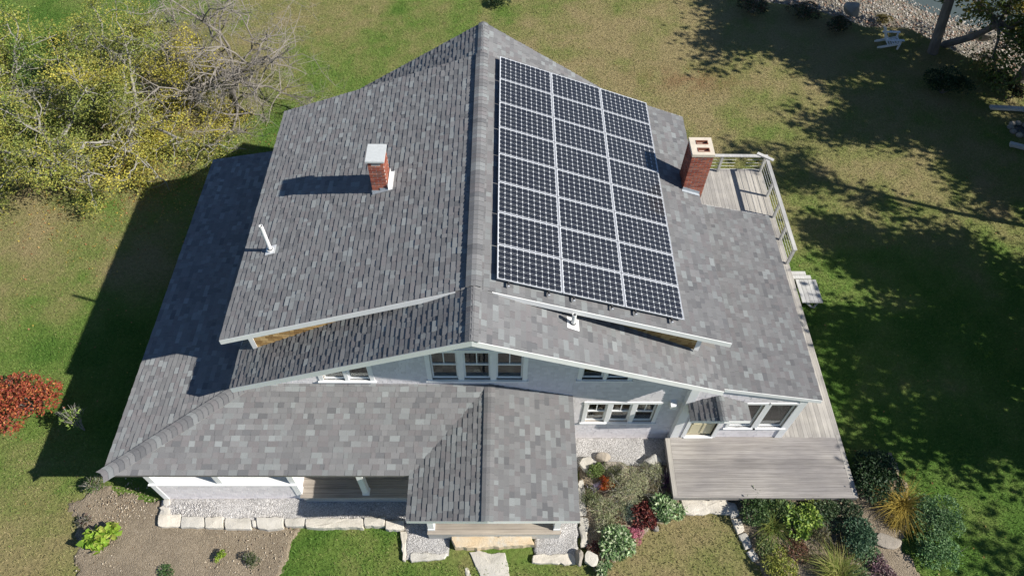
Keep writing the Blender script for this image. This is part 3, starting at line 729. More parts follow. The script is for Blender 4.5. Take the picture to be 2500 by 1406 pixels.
m = MB(); m.box(PX0+.16, PX1-.17, PY0-.012, PY0+.018, PT-.11, PT-.032); m.build('apron', 'white', pw)
m = MB(); m.box(PX0, PX0+.15, PY0-.012, PY0+.02, .1, PT-.031); m.build('corner_board', 'white', pw); m = MB(); m.box(PX1-.17, PX1, PY0-.012, PY0+.02, .1, PT-.031); m.build('corner_board', 'white', pw); m = MB(); m.box(PX1-.03, PX1, PY0+.021, PY0+.2, FZ+.002, PT-.031); m.build('corner_board', 'white', pw)
pp = part('porch_posts', loc=(-4, -1.2, 1.5))
for x, y, z0 in ((PX0+.11, PY0+.10, PT+.016), (-7.28, PY0+.10, PT+.016), (PX1-.09, PY0+.10, PT+.016), (-3.28, -1.25, FZ), (-1.31, -2.25, FZ), (2.26, -2.25, FZ), (PX0+.11, 2.2, PT+.014), (PX0+.11, 5.6, PT+.014), (PX0+.11, 9.2, PT+.014)):
    m = MB(); m.box(x-.085, x+.085, y-.085, y+.085, z0, ZP-.16); m.build('post', 'white', pp)
    if z0 == FZ: m = MB(); m.box(x-.10, x+.10, y-.10, y+.10, z0+.001, z0+.10); m.build('post_base', 'white', pp)
m = MB(); m.bar((PX0, PY0+.10, ZP-.24), (-1.5, PY0+.10, ZP-.24), .13, .16); m.bar((PX0+.11, PY0+.2, ZP-.24), (PX0+.11, 9.4, ZP-.24), .13, .15); m.build('beam', 'white', pp)

# ------------------------------------------------------------------ chimneys
def chimney(x0, x1, y0, y1, zb, z1, show, base0):
    ch = part('chimney', loc=((x0+x1)/2, (y0+y1)/2, z1))
    m = MB(); m.box(x0+.008, x1-.008, y0+.008, y1-.008, base0, z1-.004); m.build('mortar_core', 'mortar', ch)
    hb = .051; pitch = .0677; full = None; rest = MB(); z = zb; row = 0
    faces = [('n', x0, x1), ('s', x0, x1), ('w', y0, y1), ('e', y0, y1)]
    while z+hb <= z1:
        for f, a, b in faces:
            u = a-(0 if (row+(f in 'we')) % 2 == 0 else .105)
            while u < b-.005:
                p, q = max(u, a), min(u+.203, b)
                if q-p > .02:
                    if f == 'n': bb = (p, q-.012 if q < b else q, y0, y0+.05)
                    elif f == 's': bb = (p, q-.012 if q < b else q, y1-.05, y1)
                    elif f == 'w': bb = (x0+.001, x0+.05, max(p, y0+.051), (q-.012 if q < b else y1-.051))
                    else: bb = (x1-.05, x1-.001, max(p, y0+.051), (q-.012 if q < b else y1-.051))
                    if bb[1]-bb[0] > .01 and bb[3]-bb[2] > .01:
                        jx = R.uniform(-.002, .002)
                        bb = (bb[0]+jx, bb[1]+jx, bb[2]+jx, bb[3]+jx)
                        if f in show: mm = MB(); mm.box(*bb, z, z+hb); mm.build('brick', 'brick', ch)
                        else: rest.box(*bb, z, z+hb)
                u += .212
        z += pitch; row += 1
    tag(rest.build('brick_field', 'brick', ch), kind='stuff'); return ch, z
c1, zt = chimney(-2.85, -2.43, 4.50, 5.07, 7.14, 8.34, 'ne', 6.9)
m = MB()
for x in (-2.845, -2.52):
    for y in (4.505, 4.98): m = MB(); m.box(x, x+.085, y, y+.085, zt-.008, 8.425); m.build('cap_support', 'brick', c1)
m = MB(); m.box(-2.89, -2.405, 4.46, 5.11, 8.428, 8.485); m.build('cap', 'cap', c1)
m = MB(); m.prism([(-2.87, 4.485, 7.22), (-2.41, 4.485, 7.395), (-2.41, 4.485, 7.46), (-2.64, 4.485, 7.46), (-2.64, 4.485, 7.37), (-2.87, 4.485, 7.37)], (0, .006, 0)); m.build('flashing', 'lead', c1)
m = MB(); m.prism([(-2.415, 4.46, 7.40), (-2.415, 5.10, 7.40), (-2.415, 5.10, 7.60), (-2.415, 4.46, 7.60)], (.008, 0, 0)); m.prism([(-2.42, 4.44, 7.425), (-2.30, 4.44, 7.465), (-2.30, 5.12, 7.465), (-2.42, 5.12, 7.425)], (0, 0, .01)); m.build('flashing', 'pvc', c1)
m = MB(); m.prism([(-2.86, 4.42, 7.265), (-2.42, 4.42, 7.43), (-2.42, 4.485, 7.43), (-2.86, 4.485, 7.265)], (0, 0, .012)); m.build('flashing', 'lead', c1)
c2, zt = chimney(5.97, 6.58, 5.79, 6.46, 5.70, 7.48, 'nw', 0)
m = MB(); X0, X1, Y0, Y1 = 5.955, 6.595, 5.775, 6.475; fx0, fx1 = 6.13, 6.47; ZC = 7.55
for a in ((X0, fx0, Y0, Y1), (fx1, X1, Y0, Y1), (fx0, fx1, Y0, 5.89), (fx0, fx1, 6.05, 6.19), (fx0, fx1, 6.35, Y1)): m.box(*a, zt-.005, ZC)
m.build('crown', 'crown', c2)
for ya in (5.89, 6.19):
    m = MB()
    for a in ((fx0, fx1, ya, ya+.025), (fx0, fx1, ya+.135, ya+.16), (fx0, fx0+.025, ya+.025, ya+.135), (fx1-.025, fx1, ya+.025, ya+.135)): m.box(*a, zt-.003, ZC+.012)
    m.build('flue', 'flue', c2)
    m = MB(); m.box(fx0+.03, fx1-.03, ya+.03, ya+.13, zt-.0035, zt+.004); m.build('flue_shaft', 'black', c2)
m = MB(); m.prism([(5.94, 5.70, zdR(5.94, 0)+.022), (6.50, 5.70, zdR(6.50, 0)+.022), (6.50, 5.785, zdR(6.50, 0)+.022), (5.94, 5.785, zdR(5.94, 0)+.022)], (0, 0, .01)); m.prism([(5.96, 5.782, zdR(5.96, 0)+.03), (6.50, 5.782, zdR(6.5, 0)+.03), (6.50, 5.782, zdR(6.5, 0)+.13), (5.96, 5.782, zdR(5.96, 0)+.13)], (0, .006, 0)); m.build('flashing', 'lead', c2)
# ------------------------------------------------------------------ vent pipes
def vent(x, y, zb, h, r, slope, fl):
    v = part('vent_pipe', loc=(x, y, zb)); m = MB(); n = 14
    m.tube([(x, y, zb-.05), (x, y, zb+h)], r, n, False); m.tube([(x, y, zb+h), (x, y, zb+h-.12)], r*.8, n, False)
    ang = [2*math.pi*k/n for k in range(n)]
    m.add([(x+q*math.cos(t), y+q*math.sin(t), zb+h) for q in (r, r*.8) for t in ang], [(k, (k+1) % n, n+(k+1) % n, n+k) for k in range(n)])
    m.build('pipe', 'pvc', v, smooth=False)
    m = MB(); q = [(x-fl, y-fl), (x+fl, y-fl), (x+fl, y+fl*1.1), (x-fl, y+fl*1.1)]; m.prism([(a, b, zb+slope*(a-x)+.020) for a, b in q], (0, 0, .012)); m.tube([(x, y, zb-.02), (x, y, zb+.075)], r*1.7, 14); m.build('flashing', 'pvc', v)
    m = MB(); m.tube([(x, y, zb+.074), (x, y, zb+.10)], r*1.25, 14); m.build('collar', 'black', v)
vent(-5.60, 3.31, zdL(-5.60, 0), 1.06, .052, SD, .14)
vent(2.36, .56, zmR(2.36, 0), .46, .055, -SM, .15)

# ------------------------------------------------------------------ solar panels
PXS, PY_, POFF = .475, 1.0, .165
nrm = math.hypot(1, SD); sx_ = np.array([1/nrm, 0, -SD/nrm]); sy_ = np.array([0, 1., 0]); sn_ = np.array([SD/nrm, 0, 1/nrm])
pang = math.atan(SD)
def dmesh(name, mb, mat):
    me = bpy.data.meshes.new(name); me.from_pydata([tuple(p) for p in mb.v], [], mb.f); me.materials.append(MATS[mat]); me.update(); return me
PLW, PLH = 1.65, .99
fm = MB(); fw = .013
for a in ((0, PLW, 0, fw), (0, PLW, PLH-fw, PLH), (0, fw, fw, PLH-fw), (PLW-fw, PLW, fw, PLH-fw)): fm.box(*a, -.038, .002)
me_f = dmesh('frame', fm, 'alu'); bm_ = MB(); bm_.box(fw, PLW-fw, fw, PLH-fw, -.010, -.006); me_b = dmesh('backsheet', bm_, 'backsheet')
cm = MB(); hc, cc = .0765, .020
oct_ = [(-hc+cc, -hc), (hc-cc, -hc), (hc, -hc+cc), (hc, hc-cc), (hc-cc, hc), (-hc+cc, hc), (-hc, hc-cc), (-hc, -hc+cc)]
cm.add([(x, y, .0012) for x, y in oct_]+[(x, y, 0) for x, y in oct_], [tuple(range(8))]+[(i, 8+i, 8+(i+1) % 8, (i+1) % 8) for i in range(8)]); me_c = dmesh('cell', cm, 'cell')
ORD = ['first', 'second', 'third', 'fourth', 'fifth', 'sixth', 'seventh', 'eighth', 'ninth', 'tenth', 'eleventh', 'twelfth']
for c in range(3):
    for r in range(8):
        org = np.array([0, PY_, DZ])+sx_*(PXS*nrm+c*(PLW+.02))+sy_*r*(PLH+.025)+sn_*POFF
        colw = ('left column beside the ridge', 'middle column', 'right column by the chimney')[c]
        roww = 'nearest row' if r == 0 else 'farthest row' if r == 7 else ORD[r]+' row from the near edge'
        p = thing('solar_panel', org, 'dark solar panel in the %s, %s' % (colw, roww), 'solar panel', 'solar panels on the right roof slope')
        p.rotation_euler = (0, pang, 0)
        for nm, me in (('frame', me_f), ('backsheet', me_b)):
            o = bpy.data.objects.new(nm, me); COL.objects.link(o); o.parent = p
        for i in range(10):
            for j in range(6):
                o = bpy.data.objects.new('cell', me_c); COL.objects.link(o); o.parent = p
                o.location = (PLW/2+(i-4.5)*.1595, PLH/2+(j-2.5)*.1580, -.0055)
rk = thing('mounting_rail', np.array([0, 5, DZ])+sx_*.5, 'black mounting rails under the solar panels on the roof', 'rail')
m = MB()
for c in range(3):
    for q in (.30, 1.32):
        a = np.array([0, PY_-.10, DZ])+sx_*(PXS*nrm+c*(PLW+.02)+q)+sn_*(POFF-.065); m.bar(a, a+sy_*8.3, .04, .045, sn_)
        for k in range(7):
            b = a+sy_*(.12+k*1.33); m.bar(b, b-sn_*.045, .035, .05, sy_)
rails = m.build('rail', 'black', rk)
m = MB()
for c in range(3):
    for q in (.30, 1.32):
        a = np.array([0, PY_-.10, DZ])+sx_*(PXS*nrm+c*(PLW+.02)+q)+sn_*(POFF-.065); m.bar(a-sy_*.004, a-sy_*.03, .05, .055, sn_)
m.build('rail_end', 'alu', rk)

# ------------------------------------------------------------------ deck
DK = .52; deck = thing('deck', (8.5, 0, 0), 'weathered grey plank deck wrapping the right side of the house', 'deck')
y = -1.36
pl = part('near_platform', deck, (8.5, -.4, DK))
while y < .44:
    m = MB(); m.box(5.90, 11.13, y, y+.137, DK-.032, DK+R.uniform(-.001, .002)); m.build('plank', 'deck_x', pl); y += .142
m = MB(); m.box(5.755, 5.895, -1.36, .44, DK-.032, DK+.003); m.build('border_plank', 'deck_y', pl)
m = MB(); m.box(11.135, 11.275, -1.36, .55, DK-.032, DK+.003); m.build('border_plank', 'deck_y', pl)
m = MB(); m.box(5.755, 11.275, -1.405, -1.365, DK-.2, DK+.003); m.box(5.755, 5.785, -1.36, .44, DK-.22, DK-.034); m.box(11.245, 11.275, -1.36, .5, DK-.22, DK-.034); m.build('skirt_board', 'deck_x', pl)
sp2 = part('side_platform', deck, (10.3, 6, DK))
x = 9.42
while x < 11.2:
    for ya, yb in ((.46, 4.3), (4.306, 8.1), (8.106, 12.0)):
        m = MB(); m.box(x, x+.135, ya, yb, DK-.032, DK+R.uniform(-.002, .001)); m.build('plank', 'deck_y', sp2)
    x += .141
x = 9.28
while x > 6.0:
    m = MB(); m.box(x, x+.135, 7.12, 12.0, DK-.032, DK+R.uniform(-.002, .001)); m.build('plank', 'deck_y', sp2); x -= .141
m = MB(); m.box(11.235, 11.275, .55, 12.0, DK-.2, DK+.002); m.box(6.0, 11.275, 12.0, 12.04, DK-.2, DK+.002); m.build('skirt_board', 'deck_y', sp2)
m = MB()
for xx in (5.9, 7.7, 9.5, 11.1):
    for yy in (-1.25, .3): m.box(xx, xx+.1, yy, yy+.1, -.1, DK-.034)
for yy in (2.5, 5, 7.5, 10, 11.85):
    for xx in (9.6, 11.1): m.box(xx, xx+.1, yy, yy+.1, -.1, DK-.034)
m.build('support_posts', 'greywood', deck)
rl = part('railing', deck, (11.2, 9.6, 1))
TOPZ = 1.42
for x, y in ((11.2, 11.9), (11.2, 10.55), (11.2, 9.45), (11.2, 8.35), (11.2, 7.22), (9.45, 11.9), (7.7, 11.9)):
    m = MB(); m.box(x-.045, x+.045, y-.045, y+.045, DK-.15, TOPZ-.02); m.build('post', 'greywood', rl)
m = MB(); m.box(11.13, 11.27, 7.15, 11.96, TOPZ-.019, TOPZ+.02); m.build('top_rail', 'greywood', rl)
m = MB(); m.box(7.0, 11.12, 11.83, 11.97, TOPZ-.019, TOPZ+.02); m.build('top_rail', 'greywood', rl)
m = MB(); m.bar((10.85, 12.02, TOPZ+.042), (11.42, 11.62, TOPZ+.042), .14, .035); m.build('loose_board', 'greywood', rl)
for z in (.66, .84, 1.02, 1.2):
    m = MB(); m.tube([(11.2, 7.2, z), (11.2, 11.9, z)], .0065, 6); m.tube([(7.0, 11.9, z), (10.05 if z > .7 else 11.2, 11.9, z)], .0065, 6)
    if z > .7: m.tube([(10.5, 11.9, z), (11.2, 11.9, z)], .0065, 6)
    m.build('cable', 'pvc', rl)
# bench table beside the deck
bt = thing('wooden_bench', (11.75, 6.1, 0), 'weathered wooden bench with slatted top beside the long deck', 'bench')
for k in range(5):
    m = MB(); m.box(11.36+k*.15, 11.36+k*.15+.14, 5.52, 6.52, .46, .495); m.build('slat', 'greywood', bt)
for k, (ya, z, xe) in enumerate(((6.62, .40, 12.0), (6.84, .34, 11.88))):
    m = MB(); m.box(11.34, xe, ya, ya+.16, z-.035, z); m.build('step_board', 'greywood', bt)
for y in (5.6, 6.4):
    m = MB(); m.bar((11.45, y, .44), (12.0, y, .44), .05, .035); m.build('cross_bar', 'greywood', bt)
    for xa, xb_ in ((11.5, 11.9), (12.0, 11.95)):
        m = MB(); m.bar((xa, y+.03, .42), (xb_, y+.03, .0), .05, .06, (0, 1, 0)); m.build('leg', 'greywood', bt)
m = MB(); m.box(11.36, 11.40, 6.53, 7.0, .0, .30); m.box(11.8, 11.84, 6.53, 7.0, 0, .30); m.build('stringer', 'greywood', bt)

# ------------------------------------------------------------------ stones
def slab(name, pts, z0, z1, label, mat='stone', group=None, jit=.025, seed=0, cat='stone', bev=.03):
    rr = random.Random(seed); P = []
    for i in range(len(pts)):
        a, b = np.array(pts[i][:2], float), np.array(pts[(i+1) % len(pts)][:2], float); n = max(2, int(np.linalg.norm(b-a)/.10))
        for k in range(n): P.append(a+(b-a)*k/n+np.array([rr.gauss(0, jit), rr.gauss(0, jit)]))
    P = np.array(P); P = (np.roll(P, 1, 0)+6*P+np.roll(P, -1, 0))/8; c = P.mean(0); n = len(P); vs = []; fs = []
    d = P-c; dl = np.linalg.norm(d, axis=1, keepdims=True)
    rings = [(0, z0), (0, z1-bev), (bev*.7, z1-.006), (.3, z1)]
    for k, (ins, z) in enumerate(rings):
        q = P-d/dl*ins if k < 3 else c+d*.55
        for w in q: vs.append((w[0], w[1], z+((vnoise(w[0], w[1], 5)-.5)*.035 if k > 0 else 0)))
    vs.append((c[0], c[1], z1+.005))
    for r in range(3):
        for k in range(n): fs.append((r*n+k, r*n+(k+1) % n, (r+1)*n+(k+1) % n, (r+1)*n+k))
    for k in range(n): fs.append((3*n+k, 3*n+(k+1) % n, 4*n))
    m = MB(); m.add(vs, fs); o = m.build(name, mat, origin=(c[0], c[1], z0)); return tag(o, label, cat, group)
def quadpx(x0, x1, ya, yb, z, sk=0.0): return [G(px, py, z)[:2] for px, py in ((x0, ya), (x1+sk, ya), (x1, yb), (x0, yb))]
ex = [(386, 440, 1258, 1285), (443, 498, 1263, 1287), (502, 545, 1264, 1289), (550, 612, 1266, 1291), (616, 624, 1272, 1286), (628, 690, 1266, 1290), (696, 742, 1266, 1284), (748, 886, 1268, 1288), (890, 938, 1266, 1284), (941, 985, 1272, 1291)]
for i, (a, b, c, d) in enumerate(ex):
    slab('edging_stone', quadpx(a-1, b+2, c-2, d+1, .18), -.1, .215+.02*(i % 3), 'pale granite edging stone, %s from the left corner below the porch gravel' % ORD[i], group='stones edging the porch gravel', jit=.014, seed=200+i, bev=.022)
slab('edging_stone', quadpx(398, 418, 1217, 1233, .18), -.1, .21, 'small rounded edging stone tucked against the porch wall corner', group='stones edging the porch gravel', seed=240)
slab('edging_stone', quadpx(388, 415, 1235, 1262, .18), -.1, .19, 'tall edging stone at the left end of the gravel, with a deep shadow', group='stones edging the porch gravel', seed=241)
slab('edging_stone', gp((976, 1297), (994, 1295), (990, 1372), (983, 1368), z=.08), -.1, .11, 'narrow upright edging stone left of the gravel pad by the steps', group='stones edging the entry gravel', seed=242)
slab('edging_stone', gp((998, 1350), (1088, 1352), (1088, 1366), (1000, 1371), z=.08), -.1, .11, 'long edging slab below the gravel pad left of the stone step', group='stones edging the entry gravel', seed=243)
slab('edging_stone', gp((1297, 1353), (1404, 1352), (1406, 1377), (1300, 1375), z=.08), -.1, .12, 'thick pale edging slab right of the square flagstone', group='stones edging the entry gravel', seed=244)
slab('edging_stone', gp((1412, 1262), (1434, 1262), (1436, 1334), (1420, 1336), z=.12), -.1, .14, 'long narrow edging stone between the gravel pad and the flower bed', group='stones edging the entry gravel', seed=245)
slab('edging_stone', gp((1412, 1170), (1426, 1170), (1432, 1258), (1414, 1258), z=.12), -.1, .14, 'lichen-spotted edging stone beside the right eave of the entry roof', group='stones edging the entry gravel', seed=246)
slab('stone_step', gp((1100, 1307), (1200, 1304), (1296, 1305), (1306, 1330), (1240, 1333), (1112, 1338), z=.28), -.1, .30, 'tan sandstone step slab in front of the entry porch', 'sandstone', seed=247, cat='step')
slab('flagstone', gp((1142, 1345), (1178, 1344), (1188, 1352), (1236, 1347), (1240, 1395), (1246, 1420), (1180, 1425), (1160, 1380)), -.1, .045, 'large flat pale flagstone set in the lawn below the step', seed=248, jit=.02, cat='flagstone')
slab('flagstone', gp((1134, 1386), (1146, 1384), (1152, 1410), (1138, 1412)), -.1, .04, 'small sliver of flagstone in the grass beside the large flagstone', seed=249, jit=.012, cat='flagstone')
slab('paving_slab', gp((1662, 1222), (1776, 1222), (1790, 1256), (1664, 1258)), -.1, .10, 'broad cracked grey paving slab below the near deck edge', seed=250, cat='paving slab')
for i, q in enumerate((((1776, 1226), (1795, 1228), (1804, 1262), (1783, 1268)), ((1785, 1270), (1806, 1264), (1818, 1298), (1798, 1306)), ((1799, 1308), (1819, 1300), (1836, 1336), (1818, 1344)), ((1819, 1346), (1837, 1338), (1852, 1366), (1838, 1372)))):
    slab('edging_stone', gp(*q), -.1, .10, 'flat edging stone, %s down from the paving slab along the right garden' % ORD[i], group='stones edging the right garden', jit=.015, seed=260+i)
def boulder(px, py, r, hz, label, seed, mat='boulder'):
    c = G(px, py, hz*.5); rr = np.random.default_rng(seed); import bmesh
    bm = bmesh.new(); bmesh.ops.create_icosphere(bm, subdivisions=3, radius=1.0)
    pl_ = [(rr.normal(size=3), rr.uniform(.50, .78)) for _ in range(12)]+[(np.array([0, 0, 1.]), .55)]
    for v in bm.verts:
        p = np.array(v.co)
        for n_, d_ in pl_:
            n1 = n_/np.linalg.norm(n_); k = p@n1
            if k > d_: p = p-n1*(k-d_)*.97
        p = p*(1+.05*(vnoise(p[0]*2+seed, p[1]*2+p[2], 1.5)-.5)); v.co = (p[0]*r[0]*1.05, p[1]*r[1]*1.05, p[2]*hz*.8)
    me = bpy.data.meshes.new('boulder'); bm.to_mesh(me); bm.free(); me.materials.append(MATS[mat])
    o = bpy.data.objects.new('boulder', me); link(o, None, (c[0], c[1], hz*.40)); return tag(o, label, 'boulder', 'garden boulders')
boulder(1430, 1130, (.30, .34, 1), .35, 'pale squarish boulder under the right eave of the entry roof', 1, 'stone')
boulder(1598, 1128, (.34, .26, 1), .35, 'pale boulder in the shade of the deck corner', 2, 'stone')
boulder(1505, 1140, (.42, .28, 1), .35, 'brown boulder behind the grey feathery shrub', 3)
boulder(1470, 1118, (.3, .18, 1), .25, 'low boulder along the gravel behind the flower bed', 4)
boulder(1440, 1362, (.26, .28, 1), .40, 'cream boulder beside the variegated shrub at the lawn edge', 5, 'stone')
boulder(1415, 1358, (.12, .26, 1), .42, 'narrow grey boulder leaning against the cream boulder', 6)
boulder(1600, 1290, (.10, .12, 1), .12, 'small stone half hidden by the dark red shrub', 7)
boulder(2165, 1318, (.42, .26, 1), .22, 'flat brown rock in the right garden below the golden grass', 8)
boulder(2080, 22, (.45, .45, 1), .7, 'dark stump-like rock on the bank above the beach', 9)
boulder(2400, 85, (.7, .45, 1), .5, 'dark wet rock on the beach below the leaning tree', 10)

# ------------------------------------------------------------------ plants
def leaves(cent, size, cols, up=.6, asp=.55, rng=RN, outward=None):
    """diamond leaves, folded along the midrib"""
    n = len(cent); d = rng.normal(size=(n, 3)); 
    if outward is not None: d = d*.6+outward
    d[:, 2] *= .5; d /= np.linalg.norm(d, axis=1, keepdims=True)
    nn = rng.normal(size=(n, 3))*(1-up)+np.array([0, 0, up]); w = np.cross(d, nn); w /= np.linalg.norm(w, axis=1, keepdims=True)+1e-9; nn = np.cross(w, d)
    s = size*rng.uniform(.6, 1.3, (n, 1))
    V = np.empty((n, 4, 3)); V[:, 0] = cent-d*s*.5; V[:, 2] = cent+d*s*.5-nn*s*.05; V[:, 1] = cent+w*s*asp*.5+nn*s*.10; V[:, 3] = cent-w*s*asp*.5+nn*s*.10
    b = np.arange(n)*4; Fc = np.concatenate([np.stack([b, b+1, b+2], 1), np.stack([b, b+2, b+3], 1)])
    cols = np.array(cols); ci = cols[rng.integers(0, len(cols), n)]*rng.uniform(.75, 1.25, (n, 1)); C = np.concatenate([ci, ci])
    return V.reshape(-1, 3), Fc, C
def blades(cent, L, w, cols, lean, rng=RN):
    """arching grass blades: two segments each"""
    n = len(cent); a = rng.uniform(0, 2*np.pi, n); d = np.stack([np.cos(a), np.sin(a), np.zeros(n)], 1); sd_ = np.stack([-d[:, 1], d[:, 0], np.zeros(n)], 1)
    l = L*rng.uniform(.6, 1.2, (n, 1)); k = lean*rng.uniform(.3, 1.3, (n, 1)); up = np.array([0, 0, 1.])
    mid = cent+d*l*k*.35+up*l*.6; tip = cent+d*l*k+up*l*(.95-.35*np.clip(k, 0, 1.6))
    V = np.stack([cent-sd_*w, cent+sd_*w, mid-sd_*w*.8, mid+sd_*w*.8, tip], 1); b = np.arange(n)*5
    Fc = np.concatenate([np.stack([b, b+1, b+3], 1), np.stack([b, b+3, b+2], 1), np.stack([b+2, b+3, b+4], 1)])
    cols = np.array(cols); ci = cols[rng.integers(0, len(cols), n)]*rng.uniform(.75, 1.25, (n, 1)); return V.reshape(-1, 3), Fc, np.concatenate([ci]*3)
MG = 'plants in the bed between porch and deck'; RG = 'plants in the right garden'
GREEN = [(.045, .095, .022), (.06, .125, .03), (.08, .15, .035)]
DKGREEN = [(.022, .045, .018), (.03, .06, .022), (.04, .075, .026)]
VARIEG = [(.13, .22, .085), (.20, .30, .12), (.50, .54, .36), (.09, .16, .06), (.36, .44, .25), (.16, .25, .10)]
LIME = [(.25, .36, .04), (.32, .42, .06), (.18, .29, .04)]
SAGE = [(.29, .31, .17), (.38, .39, .23), (.22, .25, .13), (.46, .44, .28)]
def shrub(name, px, py, r, h, cols, n, size, label, cat='shrub', group=None, up=.5, asp=.5, lobes=5, seed=1, stems=True, bare=0.0, lobr=1.0):
    rg = np.random.default_rng(seed)
    if group in (MG, RG) and r < .6: r *= 1.18; h *= 1.1; n = int(n*1.3)
    if group in (MG, RG): cols = [tuple(v*1.22 for v in q) for q in cols]
    c = G(px, py, h*.5); c[2] = gheight(c[0], c[1])
    t = thing(name, c, label, cat, group)
    # lobes of foliage on stems
    lc = []
    for k in range(lobes):
        a = 2*np.pi*k/lobes+rg.uniform(-.5, .5); q = rg.uniform(.25, .70)
        lc.append(c+np.array([math.cos(a)*r*q, math.sin(a)*r*q, h*rg.uniform(.42, .68)]))
    lc.append(c+np.array([0, 0, h*.66])); lc = np.array(lc); rad = r*lobr*rg.uniform(.36, .60, len(lc)); 
    k = rg.integers(0, len(lc), n); d = rg.normal(size=(n, 3)); d /= np.linalg.norm(d, axis=1, keepdims=True); d[:, 2] = np.abs(d[:, 2])*1.0-.25
    rr_ = rg.uniform(.55, 1.08, (n, 1))**.6; cent = lc[k]+d*rr_*rad[k][:, None]*np.array([1, 1, h/(2*r)*1.2 if h < 2*r else 1.0])
    cent += (rg.random((n, 1)) < .12)*rg.normal(size=(n, 3))*r*.10
    cent[:, 2] = np.maximum(cent[:, 2], c[2]+.02); out = d.copy(); out[:, 2] = np.abs(out[:, 2])+.2
    V, Fc, C = leaves(cent, size, cols, up, asp, rg, out)
    arr_obj('foliage', 'leaf', V, Fc, C, t, c)
    m = MB()
    for p in lc: m.tube([c+(0, 0, -.03), (c+p)/2+rg.normal(size=3)*.03*r, p], [.012+.012*r, .012, .005], 5)
    for _ in range(int(10+14*bare*10)):
        p = lc[rg.integers(len(lc))]; q = p+rg.normal(size=3)*r*.35*np.array([1, 1, .7])+np.array([0, 0, h*.12]); q[2] = max(q[2], c[2]+.05); m.tube([c+(0, 0, .0), (c+p)*.5, p*.4+q*.6, q], [.008, .006, .005, .002], 4)
    m.build('stems', 'palebark' if bare else 'bark', t); return t
def tuft(name, px, py, L, n, cols, label, spread=.10, lean=.9, w=.006, cat='grass', seed=1, group=None):
    rg = np.random.default_rng(seed); c = G(px, py, L*.4); c[2] = gheight(c[0], c[1]); t = thing(name, c, label, cat, group)
    cent = c+np.concatenate([rg.normal(size=(n, 2))*spread, np.zeros((n, 1))], 1); V, Fc, C = blades(cent, L, w, cols, lean, rg); arr_obj('blades', 'grass', V, Fc, C, t, c)
    k = n//5; cent = c+np.concatenate([rg.normal(size=(k, 2))*spread*.7, np.zeros((k, 1))], 1); V, Fc, C = blades(cent, L*.55, w*1.2, [tuple(v*.6 for v in q) for q in cols], lean*.6, rg); arr_obj('crown', 'grass', V, Fc, C, t, c)
    return t
# middle flower bed
MG = 'plants in the bed between porch and deck'
shrub('variegated_shrub', 1502, 1322, .50, .55, VARIEG, 1500, .13, 'variegated green and white shrub at the lawn edge beside the cream boulder', group=MG, seed=11, asp=.42)
shrub('variegated_shrub', 1622, 1240, .46, .55, VARIEG, 1400, .13, 'variegated green and white shrub against the near deck corner', group=MG, seed=12, asp=.42)
shrub('variegated_shrub', 1472, 1385, .22, .3, VARIEG, 350, .12, 'low variegated sprig at the lower tip of the flower bed', group=MG, seed=13, asp=.42)
shrub('dark_red_shrub', 1578, 1255, .36, .5, [(.09, .018, .018), (.14, .03, .026), (.06, .015, .015), (.22, .07, .05)], 900, .09, 'dark burgundy shrub between the two variegated shrubs', group=MG, seed=14)
shrub('pink_sedum', 1546, 1300, .24, .3, [(.45, .14, .20), (.52, .20, .26), (.30, .10, .12)], 900, .045, 'pink flowering mound above the lower variegated shrub', 'flower', MG, seed=15)
shrub('brown_perennial', 1502, 1268, .30, .28, [(.16, .09, .06), (.22, .13, .08), (.12, .08, .05)], 700, .06, 'rusty brown seed-head clump behind the pink flowers', 'perennial', MG, seed=16)
shrub('feathery_shrub', 1545, 1190, .55, .75, SAGE, 2600, .055, 'grey-green feathery shrub in the middle of the flower bed', group=MG, seed=17, asp=.22, bare=.4, lobes=7)
shrub('feathery_shrub', 1478, 1245, .52, .5, SAGE+[(.16, .2, .08)], 2000, .06, 'olive feathery mound beside the right eave of the entry roof', group=MG, seed=18, asp=.22, bare=.3, lobes=6)
shrub('blue_green_perennial', 1540, 1240, .30, .4, [(.13, .19, .15), (.18, .24, .19), (.09, .13, .10)], 900, .05, 'blue-green wispy perennial above the pink flowers', 'perennial', MG, seed=19, asp=.2)
shrub('orange_shrub', 1480, 1182, .22, .4, [(.38, .09, .02), (.46, .16, .03), (.28, .05, .02)], 420, .07, 'small orange-red leaved plant near the entry roof edge', 'plant', MG, seed=20)
shrub('green_shrub', 1452, 1150, .26, .45, [(.13, .18, .05), (.18, .24, .07), (.09, .13, .04)], 700, .06, 'green leafy shrub beside the pale squarish boulder', group=MG, seed=21)
shrub('purple_perennial', 1628, 1170, .30, .4, [(.16, .05, .12), (.22, .10, .18), (.10, .04, .07)], 600, .06, 'purple spiky perennial beside the left deck edge', 'perennial', MG, seed=22, asp=.25, bare=.4)
tuft('lavender', 1452, 1190, .5, 60, [(.36, .30, .42), (.42, .37, .48)], 'pale lilac flower spikes left of the orange plant', .05, .35, .008, 'flower', 23, MG)
shrub('dark_red_shrub', 1448, 1338, .22, .25, [(.11, .03, .03), (.16, .06, .05), (.30, .22, .17)], 380, .06, 'low maroon plant beside the long edging stone', group=MG, seed=24)
shrub('feathery_shrub', 1600, 1150, .40, .5, SAGE, 1300, .05, 'pale wispy shrub beside the boulder in the deck shade', group=MG, seed=25, asp=.22, bare=.4)
shrub('green_shrub', 1445, 1215, .30, .4, [(.14, .17, .07), (.19, .22, .10), (.10, .12, .05)], 900, .05, 'dull green mound along the entry roof edge below the lilac spikes', group=MG, seed=26, asp=.3)
